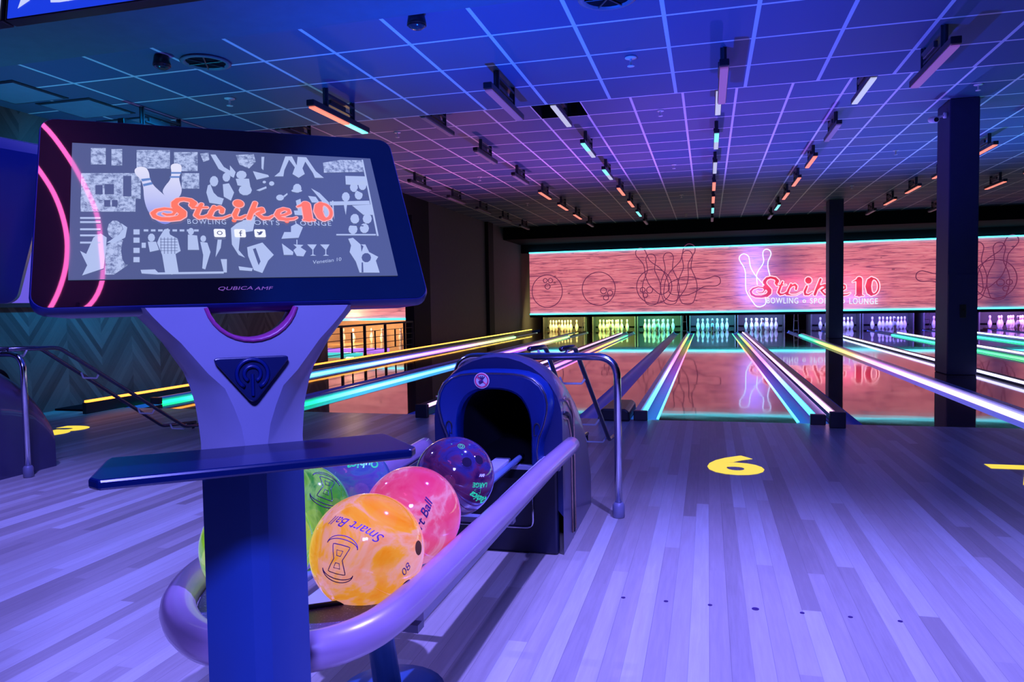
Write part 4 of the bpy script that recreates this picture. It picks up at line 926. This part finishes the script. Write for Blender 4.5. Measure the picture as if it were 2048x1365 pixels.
def ball(kind, loc, label, holes=None):
    vs = []; fs = []
    bm = bmesh.new(); bmesh.ops.create_uvsphere(bm, u_segments=48, v_segments=32, radius=BR)
    me = bpy.data.meshes.new('bowling_ball'); bm.to_mesh(me); bm.free()
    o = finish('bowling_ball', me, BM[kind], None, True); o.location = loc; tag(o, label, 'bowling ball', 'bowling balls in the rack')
    if holes:
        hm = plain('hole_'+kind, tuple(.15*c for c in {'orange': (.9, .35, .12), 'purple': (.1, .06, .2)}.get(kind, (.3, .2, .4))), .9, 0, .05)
        for hd_ in holes:
            c, R_, U_ = frame(hd_, 0); vs = []
            r_ = .0135; n = 20
            prof = [(r_*1.18, .0003), (r_*1.0, -.0002), (r_*.93, -.004)]
            # shallow recess drawn as rim plus dark floor just proud of the surface
            for rr, h in ((r_*1.2, .0004), (r_, .0012)):
                for k in range(n): vs.append(onsphere([(rr*math.cos(2*PI*k/n), rr*math.sin(2*PI*k/n))], c, R_, U_, r=BR+h)[0])
            fs = [(k, (k+1) % n, n+(k+1) % n, n+k) for k in range(n)]
            hh = mesh('finger_hole', vs, fs, BM[kind], o, True)
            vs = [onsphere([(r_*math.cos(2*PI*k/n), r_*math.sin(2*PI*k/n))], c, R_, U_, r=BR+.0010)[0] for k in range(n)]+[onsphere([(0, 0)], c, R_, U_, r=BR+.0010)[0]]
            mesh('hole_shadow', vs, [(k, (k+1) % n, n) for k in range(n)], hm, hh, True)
    return o
def hourglass(dx=0, dy=0, s=1.0):
    f = lambda L: [(a*s+dx, b*s+dy) for a, b in L]
    body = f(smooth_loop([(-.013, .024), (.013, .024), (.016, .020), (.009, .002), (.009, -.002), (.016, -.020), (.013, -.024), (-.013, -.024), (-.016, -.020), (-.009, -.002), (-.009, .002), (-.016, .020)], True, 2))
    w1 = f([(-.006, .015), (.006, .015), (.0035, .006), (-.0035, .006)]); w2 = f([(-.006, -.015), (.006, -.015), (.0035, -.006), (-.0035, -.006)])
    def cres(sg_): return f([(.030*math.sin(a)*1.0, sg_*(.022+.012*math.cos(a))) for a in [i*PI/14-PI/2 for i in range(15)]]+[(.030*math.sin(a), sg_*(.022+.018*math.cos(a))) for a in [PI/2-i*PI/14 for i in range(15)]])
    return [body, w1, w2, cres(1), cres(-1)]
CAMP = Vector((0, 0, .9517))
def facing(loc, px, py):
    """direction on the ball towards the viewer, shifted px right / py up in ball radii"""
    v = (CAMP-Vector(loc)).normalized(); r = Vector((0, 0, 1)).cross(v).normalized(); u = v.cross(r)
    z = math.sqrt(max(0, 1-px*px-py*py)); return v*z+r*px+u*py
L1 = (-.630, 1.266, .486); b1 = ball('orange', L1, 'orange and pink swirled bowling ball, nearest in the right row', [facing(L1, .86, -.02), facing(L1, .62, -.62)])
c = facing(L1, -.48, -.10); fr = frame(c, math.radians(-8)); strokes_on('emblem', hourglass(s=1.05), fr, M['inkpurple'], b1, .0009)
c = facing(L1, -.17, .40); fr = frame(c, math.radians(157)); text_on('lettering', 'Smart Ball', .027, fr, M['inkpurple'], b1, .45, 0, 0)
c = facing(L1, .62, -.36); fr = frame(c, math.radians(40)); text_on('weight_number', '08', .022, fr, M['inkpurple'], b1, .2)
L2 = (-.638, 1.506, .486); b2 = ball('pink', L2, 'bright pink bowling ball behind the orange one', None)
c = facing(L2, .22, -.02); fr = frame(c, math.radians(62)); text_on('lettering', 'Smart Ball', .026, fr, M['ink'], b2, .45, -.020, 0, .0004)
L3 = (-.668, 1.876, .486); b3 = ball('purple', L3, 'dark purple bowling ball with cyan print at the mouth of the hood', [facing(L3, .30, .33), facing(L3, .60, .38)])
cy = glow('cyan_print', lin((40, 230, 210)), .7)
c = facing(L3, .18, .70); fr = frame(c, math.radians(-12)); strokes_on('triangle_emblem', [[(-.026, .016), (.026, .016), (0, -.026)], circ(0, .004, .009, n=16), circ(0, .004, .0045, n=12)], fr, cy, b3, .0008)
c = facing(L3, .62, -.22); fr = frame(c, math.radians(170)); text_on('lettering', 'LARGE', .017, fr, cy, b3, 0, 0, 0, .0004)
c = facing(L3, .60, -.55); fr = frame(c, math.radians(150)); text_on('signature', 'Qubica', .026, fr, cy, b3, .5, 0, 0, .0006); strokes_on('triangle_outline', [[(.012, -.012), (.035, -.012), (.022, -.032)]], fr, cy, b3, .0007)
c = facing(L3, .66, .0); fr = frame(c, math.radians(-10)); text_on('small_label', 'AMF', .010, fr, M['white'], b3, 0, 0, 0, .0006)
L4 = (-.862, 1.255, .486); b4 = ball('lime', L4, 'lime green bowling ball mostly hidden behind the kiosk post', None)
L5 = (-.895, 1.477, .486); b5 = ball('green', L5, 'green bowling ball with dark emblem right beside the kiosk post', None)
c = facing(L5, .50, .45); fr = frame(c, math.radians(-38)); strokes_on('emblem', hourglass(s=1.15), fr, M['ink'], b5, .0010)
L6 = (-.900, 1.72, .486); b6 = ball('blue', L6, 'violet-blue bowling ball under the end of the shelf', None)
c = facing(L6, .35, .50); fr = frame(c, math.radians(172)); text_on('lettering', 'Qubica', .030, fr, cy, b6, .4, 0, 0, .0008); text_on('lettering', 'AMF', .026, fr, cy, b6, .4, .0, -.030, .0008)

# ------------------------------------------------------------------ kiosk
A39 = math.radians(39.0)
kk = tag(empty('scoring_kiosk', (-.5915, .862, 0), A39), 'scoring kiosk with tilted touch screen on a silver post and a dark shelf', 'kiosk')
# local frame: x across, -y to the viewer
rowsz = [(0.0, .067, .011), (.44, .067, .011), (.73, .066, .011), (.775, .066, .014), (.80, .068, .018), (.825, .071, .026), (.85, .077, .036), (.87, .084, .055), (.89, .096, .070), (.91, .108, .085), (.93, .124, .104), (.944, .136, .116), (.955, .144, .124)]
def yoke_half(s):
    vs = []; fs = []
    hc, hr_ = .968, .055
    cols = 7
    for z, w_, wi in rowsz:
        ui = math.sqrt(max(0, hr_**2-(z-hc)**2)) if z > hc-hr_ else 0.0
        back = .035
        yf = -.034 if z < .90 else -.034
        row = []
        for t_, dp in ((0, 0), (.5, 0), (1, 0)):          # flat centre
            row.append((ui+(max(wi, ui+.008)-ui)*t_, yf))
        wi2 = max(wi, ui+.008)
        for t_ in (.25, .5, .75, 1.0):
            row.append((wi2+(w_-wi2)*t_, yf+.052*(t_**1.35)))
        row.append((w_-.001, back-.008)); row.append((w_-.012, back)); row.append((ui, back))
        for a, b in row: vs.append((s*a, b, z))
    n = 10; m = len(rowsz)
    for i in range(m-1):
        for k in range(n):
            l = (k+1) % n; fs.append((i*n+k, i*n+l, (i+1)*n+l, (i+1)*n+k))
    fs.append(tuple(range(n))); fs.append(tuple((m-1)*n+k for k in range(n)))
    return vs, fs
# finer rows through the notch
extra = []
for i in range(len(rowsz)-1):
    a, b = rowsz[i], rowsz[i+1]
    k = 4 if a[0] >= .88 else (2 if a[0] > .7 else 1)
    for j in range(k): q = j/k; extra.append(tuple(a[m]+(b[m]-a[m])*q for m in range(3)))
extra.append(rowsz[-1]); rowsz = extra
allrows = rowsz
for nm, rws, mt in (('yoke', [r_ for r_ in allrows if r_[0] >= .76], M['silver']), ('post', [r_ for r_ in allrows if r_[0] <= .765], plain('post_shaded_coat', (.009, .045, .20), .45, .1, .4))):  # shade on the post below the shelf put into a darker blue colour
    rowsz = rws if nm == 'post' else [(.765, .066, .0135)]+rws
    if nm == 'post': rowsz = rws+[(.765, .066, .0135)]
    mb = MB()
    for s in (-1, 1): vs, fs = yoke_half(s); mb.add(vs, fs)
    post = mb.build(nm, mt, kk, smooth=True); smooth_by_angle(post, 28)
mb = MB(); arc_ = [(.0545*math.sin(a), -.0, .968-.0545*math.cos(a)) for a in [(-.42+.84*i/14)*PI*.62/.62 for i in range(15)]]
vs = []; fs = []
for (a, b, c) in arc_: vs += [(a, -.036, c), (a, .036, c), (a*1.09, -.036, .968+(c-.968)*1.09), (a*1.09, .036, .968+(c-.968)*1.09)]
for i in range(14): k = 4*i; fs += [(k, k+1, k+5, k+4), (k, k+4, k+6, k+2), (k+2, k+6, k+7, k+3)]
mesh('notch_rim_reflection', vs, fs, plain('magenta_reflection', (.26, .03, .16), .35), kk, True)  # magenta reflection on the notch rim painted as a coloured strip
# triangular badge
TR = [(-.049, .890), (.049, .890), (.0, .828)]
def rtri(L, r, n=5):
    out = []
    for i in range(3):
        a, b, c = Vector(L[i-1]), Vector(L[i]), Vector(L[(i+1) % 3]); p0 = b+(a-b).normalized()*r*1.7; p1 = b+(c-b).normalized()*r*1.7
        for k in range(n+1): q = k/n; out.append(tuple((1-q)**2*p0+2*q*(1-q)*b+q*q*p1))
    return out
bd = MB().prism(rtri(TR, .006), lambda a, b: (a-.003, -.044, b), lambda a, b: (a-.003, -.034, b)).build('badge', plain('badge_blue', (.003, .008, .05), .3), kk, bevel=.0015)
for r_ in (.019, .010): MB().tube([(-.003+r_*math.cos(a), -.045, .868+r_*math.sin(a)) for a in [i*PI/12-PI*.35 for i in range(21)]], .0026, 6).build('badge_ring', M['housing'], bd, smooth=True)
MB().tube([(-.003, -.045, .868), (-.003, -.045, .840)], .0022, 6).build('badge_stem', M['housing'], bd)
vs, fs = lathe([(.12, 0), (.12, .008), (.10, .014), (.05, .016)], 28); mesh('base_plate', vs, fs, M['silver'], kk, True)
# shelf
SH = [(-.168, -.036), (.168, -.036), (.172, -.050), (.180, -.150), (.170, -.167), (-.170, -.167), (-.180, -.150), (-.172, -.050)]
MB().prism(SH, lambda a, b: (a+.0, b, .763), lambda a, b: (a+.0, b, .775)).build('shelf', M['shelf'], kk, bevel=.003)
# screen head
HM = Matrix(((0.7725, -0.5146, -0.3721), (0.6349, 0.6386, 0.4349), (0.0139, -0.5722, 0.8200)))
HW = Matrix.Translation((-.63351, .90745, 1.08868)) @ HM.to_4x4()
def rrect(x0, x1, y0, y1, r, n=5):
    out = []
    for cx, cy, a0 in ((x1-r, y1-r, 0), (x0+r, y1-r, 90), (x0+r, y0+r, 180), (x1-r, y0+r, 270)):
        for k in range(n+1): a = math.radians(a0+90*k/n); out.append((cx+r*math.cos(a), cy+r*math.sin(a)))
    return out
head = MB()
secs = [(rrect(-.2435, .2435, -.157, .163, .020), .0015), (rrect(-.2455, .2455, -.159, .165, .021), .006), (rrect(-.2455, .2455, -.159, .165, .021), .016), (rrect(-.228, .228, -.150, .152, .022), .034), (rrect(-.19, .19, -.12, .12, .03), .044)]
hv = [(a, d, b) for L, d in secs for a, b in L]; n = len(secs[0][0]); hf = [tuple(range(n))]
for i in range(len(secs)-1):
    for k in range(n): l = (k+1) % n; hf.append((i*n+k, i*n+l, (i+1)*n+l, (i+1)*n+k))
hf.append(tuple((len(secs)-1)*n+k for k in range(n)))
hd = mesh('screen_housing', hv, hf, M['housing'], kk, True, fix=True); smooth_by_angle(hd, 30)
hd.matrix_parent_inverse = Matrix.Identity(4)
hd.matrix_local = (Matrix.Translation((-.5915, .862, 0)) @ Matrix.Rotation(A39, 4, 'Z')).inverted() @ HW
# sub-parts of the head, in its own frame: x across, z up, -y out
L = rrect(-.2425, .2425, -.156, .162, .019); mesh('glass_front', [(a, .0008, b) for a, b in L], [tuple(range(len(L)))], M['bezel'], hd)
def disp(name, col, strength, rough=.03):
    t = NT(name); t.base((.01, .01, .015)); t.emit(col, strength); t.b.inputs['Roughness'].default_value = rough; return t
t = disp('display_background', lin((84, 96, 140)), .9); DB = t.m
t = disp('display_light', lin((176, 192, 232)), 1.0); DL = t.m
t = disp('display_dark', lin((84, 96, 140)), .9); DD = t.m
t = disp('display_photo', (1, 1, 1), 1.0); tc, x, y, z = t.xyz(); f = t.noise(t.vec(x, 0.0, z), 130.0, 5, .75)
t.link(t.ramp(f, [(.38, lin((100, 112, 152))), (.48, lin((150, 165, 205))), (.55, lin((182, 196, 234)))]), t.b.inputs['Emission Color']); DP = t.m
box('display', -.205, .205, -.0005, .0006, -.1165, .1165, DB, hd)
def flat(loops, name, mat, y, parent=hd):
    mb = MB()
    for P in loops:
        mb.add([(a/10000, y, b/10000) for a, b in P], [tuple(range(len(P)))])
    return mb.build(name, mat, parent, fix=False)
for nm, mt, yy, key in (('collage_photo', DP, -.0010, 'photo'), ('collage_figure', DL, -.0013, 'light'), ('collage_shadow', DD, -.0016, 'dark')):
    for P in COLL[key]: flat([P], nm, mt, yy)
PL = [(-1295, 698), (-1237, 750), (-1161, 735), (-1125, 650), (-1110, 517), (-1056, 386), (-899, 168), (-831, -33), (-850, -197), (-953, -279), (-1073, -202), (-1155, -42), (-1193, 157), (-1201, 379), (-1229, 510), (-1290, 611)]
PR = [(-843, 805), (-775, 849), (-711, 814), (-716, 694), (-748, 575), (-734, 440), (-725, 345), (-756, 230), (-850, 114), (-899, 168), (-964, 296), (-929, 412), (-866, 530), (-842, 667)]
def pinmat(nm, x0, x1):
    t = disp(nm, (1, 1, 1), 1.0); tc, x, y, z = t.xyz(); f = t.math('DIVIDE', t.math('SUBTRACT', z, -.028), .10)
    t.link(t.ramp(f, [(0, lin((128, 138, 225))), (.45, lin((190, 195, 240))), (1, lin((225, 225, 245)))]), t.b.inputs['Emission Color']); return t.m
pm = pinmat('pin_picture', 0, 1)
for P, Bn in ((PR, [[(-848, 677), (-717, 684), (-718, 651), (-849, 643)], [(-860, 598), (-740, 605), (-741, 572), (-869, 564)]]), (PL, [[(-1223, 520), (-1109, 545), (-1104, 507), (-1211, 473)], [(-1204, 426), (-1092, 470), (-1083, 427), (-1197, 383)]])):
    sl = [tuple(p) for p in smooth_loop(P, True, 3)]
    yy = -.0019 if P is PR else -.0024
    flat([sl], 'pin_picture', pm, yy); flat(Bn, 'pin_picture_bands', disp('pin_band', lin((105, 140, 205)), .9).m, yy-.0003)
# logo: same drawing as the sign, scaled
def lg(x, y): return (-.1114+(x-340)*.0001613, -.0098-(y-590)*.000165)
lp2 = contours(STR, 300, 1900, 390, 690, 4.0)+contours(ZERO_IN, 300, 1900, 390, 690, 4.0); lp3 = contours(STR, 290, 1910, 380, 700, 4.0, 9.0)+contours(ZERO_IN, 290, 1910, 380, 700, 4.0, 9.0)
for lps, nm, mt, yy in ((lp3, 'logo_outline', disp('logo_rim', lin((255, 180, 185)), .95).m, -.0028), (lp2, 'logo_letters', disp('logo_orange', lin((255, 118, 82)), 1.05).m, -.0032)):
    vs, fs = fill_geo([[lg(*p) for p in lp] for lp in lps]); mesh(nm, [(a, yy, b) for a, b, c in vs], fs, mt, hd)
def lab(s, x0, x1, zc, h, mat, y, name):
    vs, fs = text_geo(s, 1.0, 0, .004, 1.25, 1.0, 0, 'LEFT'); a0 = min(v[0] for v in vs); a1 = max(v[0] for v in vs); b0 = min(v[1] for v in vs); b1 = max(v[1] for v in vs)
    return mesh(name, [(x0+(a-a0)/(a1-a0)*(x1-x0), y, zc+((b-b0)/(b1-b0)-.5)*h) for a, b, c in vs], fs, mat, hd)
for s, x0, x1 in (('BOWLING', -.068, -.0195), ('SPORTS', .002, .051), ('LOUNGE', .073, .123)): lab(s, x0, x1, -.0228, .0085, DL, -.0028, 'tagline_word')
dot = disp('logo_dot', lin((255, 118, 82)), 1.05).m
for x in (-.0089, .0614): vs, fs = lathe([(.0001, 0), (.0032, 0)], 14); mesh('tagline_dot', [(a+x, -.0028, b-.0200) for a, b, c in vs], [tuple(range(14, 28))], dot, hd)
icw = disp('icon_white', lin((240, 242, 255)), 1.05).m; icd = disp('icon_grey', lin((80, 90, 130)), .9).m
for i, (x, z) in enumerate(((-.0289, -.0425), (-.0030, -.0425), (.0231, -.0422))):
    P = rrect(x-.0073, x+.0073, z-.0072, z+.0072, .0022); ic = mesh('icon_tile', [(a, -.0028, b) for a, b in P], [tuple(range(len(P)))], icw, hd)
    mb = MB()
    if i == 0: mb.tube([(x+.0030*math.cos(a), -.0030, z+.0030*math.sin(a)) for a in [k*PI/8 for k in range(16)]], .0006, 4, closed=True)
    elif i == 1: mb.tube([(x+.003, -.0030, z+.004), (x+.001, -.0030, z+.0038), (x+.0005, -.0030, z+.002), (x+.0005, -.0030, z-.0055)], .0007, 4).tube([(x-.0015, -.0030, z+.0003), (x+.0028, -.0030, z+.0003)], .0007, 4)
    else: mb.add([(x+a, -.0031, z+b) for a, b in ((-.004, .003), (-.001, .001), (.0005, .003), (.003, .0032), (.0042, .0025), (.003, .001), (.0015, -.002), (-.001, -.0035), (-.004, -.003), (-.0015, -.0015), (-.0035, .0))], [tuple(range(11))])
    mb.build('icon_mark', icd, ic, fix=False)
vs, fs = text_geo('Venetian 10', .0085, .3, 0); ca, sa = math.cos(.14), math.sin(.14); mesh('collage_word', [(.1075+a*ca-b*sa, -.0019, -.0905+a*sa+b*ca) for a, b, c in vs], fs, DL, hd)
vs, fs = text_geo('QUBICA', .0078, .25, 0, 1.0, 1.5); mesh('maker_name', [(a-.0165, .0004, b-.1335) for a, b, c in vs], fs, disp('maker_lilac', lin((150, 100, 215)), .7).m, hd)
vs, fs = text_geo('AMF', .0078, .25, 0, 1.0, 1.5); mesh('maker_name', [(a+.0185, .0004, b-.1345) for a, b, c in vs], fs, disp('maker_lilac_two', lin((150, 100, 215)), .7).m, hd)

# second screen of the same stand, seen from behind at the left edge
ls = tag(empty('rear_screen', (-1.36, .92, 0)), 'dark back of a second kiosk screen at the left edge of the picture', 'screen')
hh = MB(); hv2 = [(a, d, b) for L_, d in secs for a, b in L_]; me_ = mesh('screen_housing', hv2, hf, M['housing'], ls, True, fix=True); smooth_by_angle(me_, 30)
me_.location = (.04, .0, 1.12); me_.rotation_euler = (math.radians(-26), 0, math.radians(-100))
L_ = rrect(-.2425, .2425, -.156, .162, .019); mesh('glass_front', [(a, .0008, b) for a, b in L_], [tuple(range(len(L_)))], M['bezel'], me_)
mb = MB()
for k in range(2): mb.tube([(-.150-(.012*k)+.05*math.cos(a), .036, .005+(.115-.02*k)*math.sin(a)) for a in [i*PI/16-PI/2 for i in range(17)]], .006-.002*k, 6)
mb.build('rear_trim', M['rail'], me_, smooth=True)
for k in range(7): box('vent_slot', -.05, -.02, .042, .047, -.06+.018*k, -.053+.018*k, M['matte'], me_)
MB().tube([(.0, .0, 1.0), (-.01, .0, .0)], [.04, .06], 16).build('post', M['navy'], ls, smooth=True)

# pink neon loops on the soffit above (seen mirrored in the kiosk glass)
npk = glow('neon_pink_loop', (1.0, .12, .50), 16.0)
for P, lb in (([(-.98, .56), (-.90, .565), (-.82, .54), (-.74, .50), (-.65, .44), (-.58, .36), (-.52, .28), (-.50, .19), (-.53, .10)], 'outer curved pink neon tube under the soffit above the kiosk'),
              ([(-.90, .475), (-.83, .45), (-.77, .42), (-.715, .378), (-.665, .325), (-.625, .262), (-.597, .195), (-.58, .13), (-.57, .05)], 'inner curved pink neon tube under the soffit above the kiosk')):
    e = tag(empty('neon_tube', (0, 0, 2.5)), lb, 'neon tube', 'curved pink neon tubes')
    sl = smooth_loop(P, False, 4); MB().tube([(p.x, p.y, 0) for p in sl], .0065, 8).build('tube', npk, e, smooth=True)
    MB().tube([(sl[2].x, sl[2].y, 0), (sl[2].x, sl[2].y, .1)], .006, 6).tube([(sl[-3].x, sl[-3].y, 0), (sl[-3].x, sl[-3].y, .1)], .006, 6).build('hanger', M['bracket'], e)
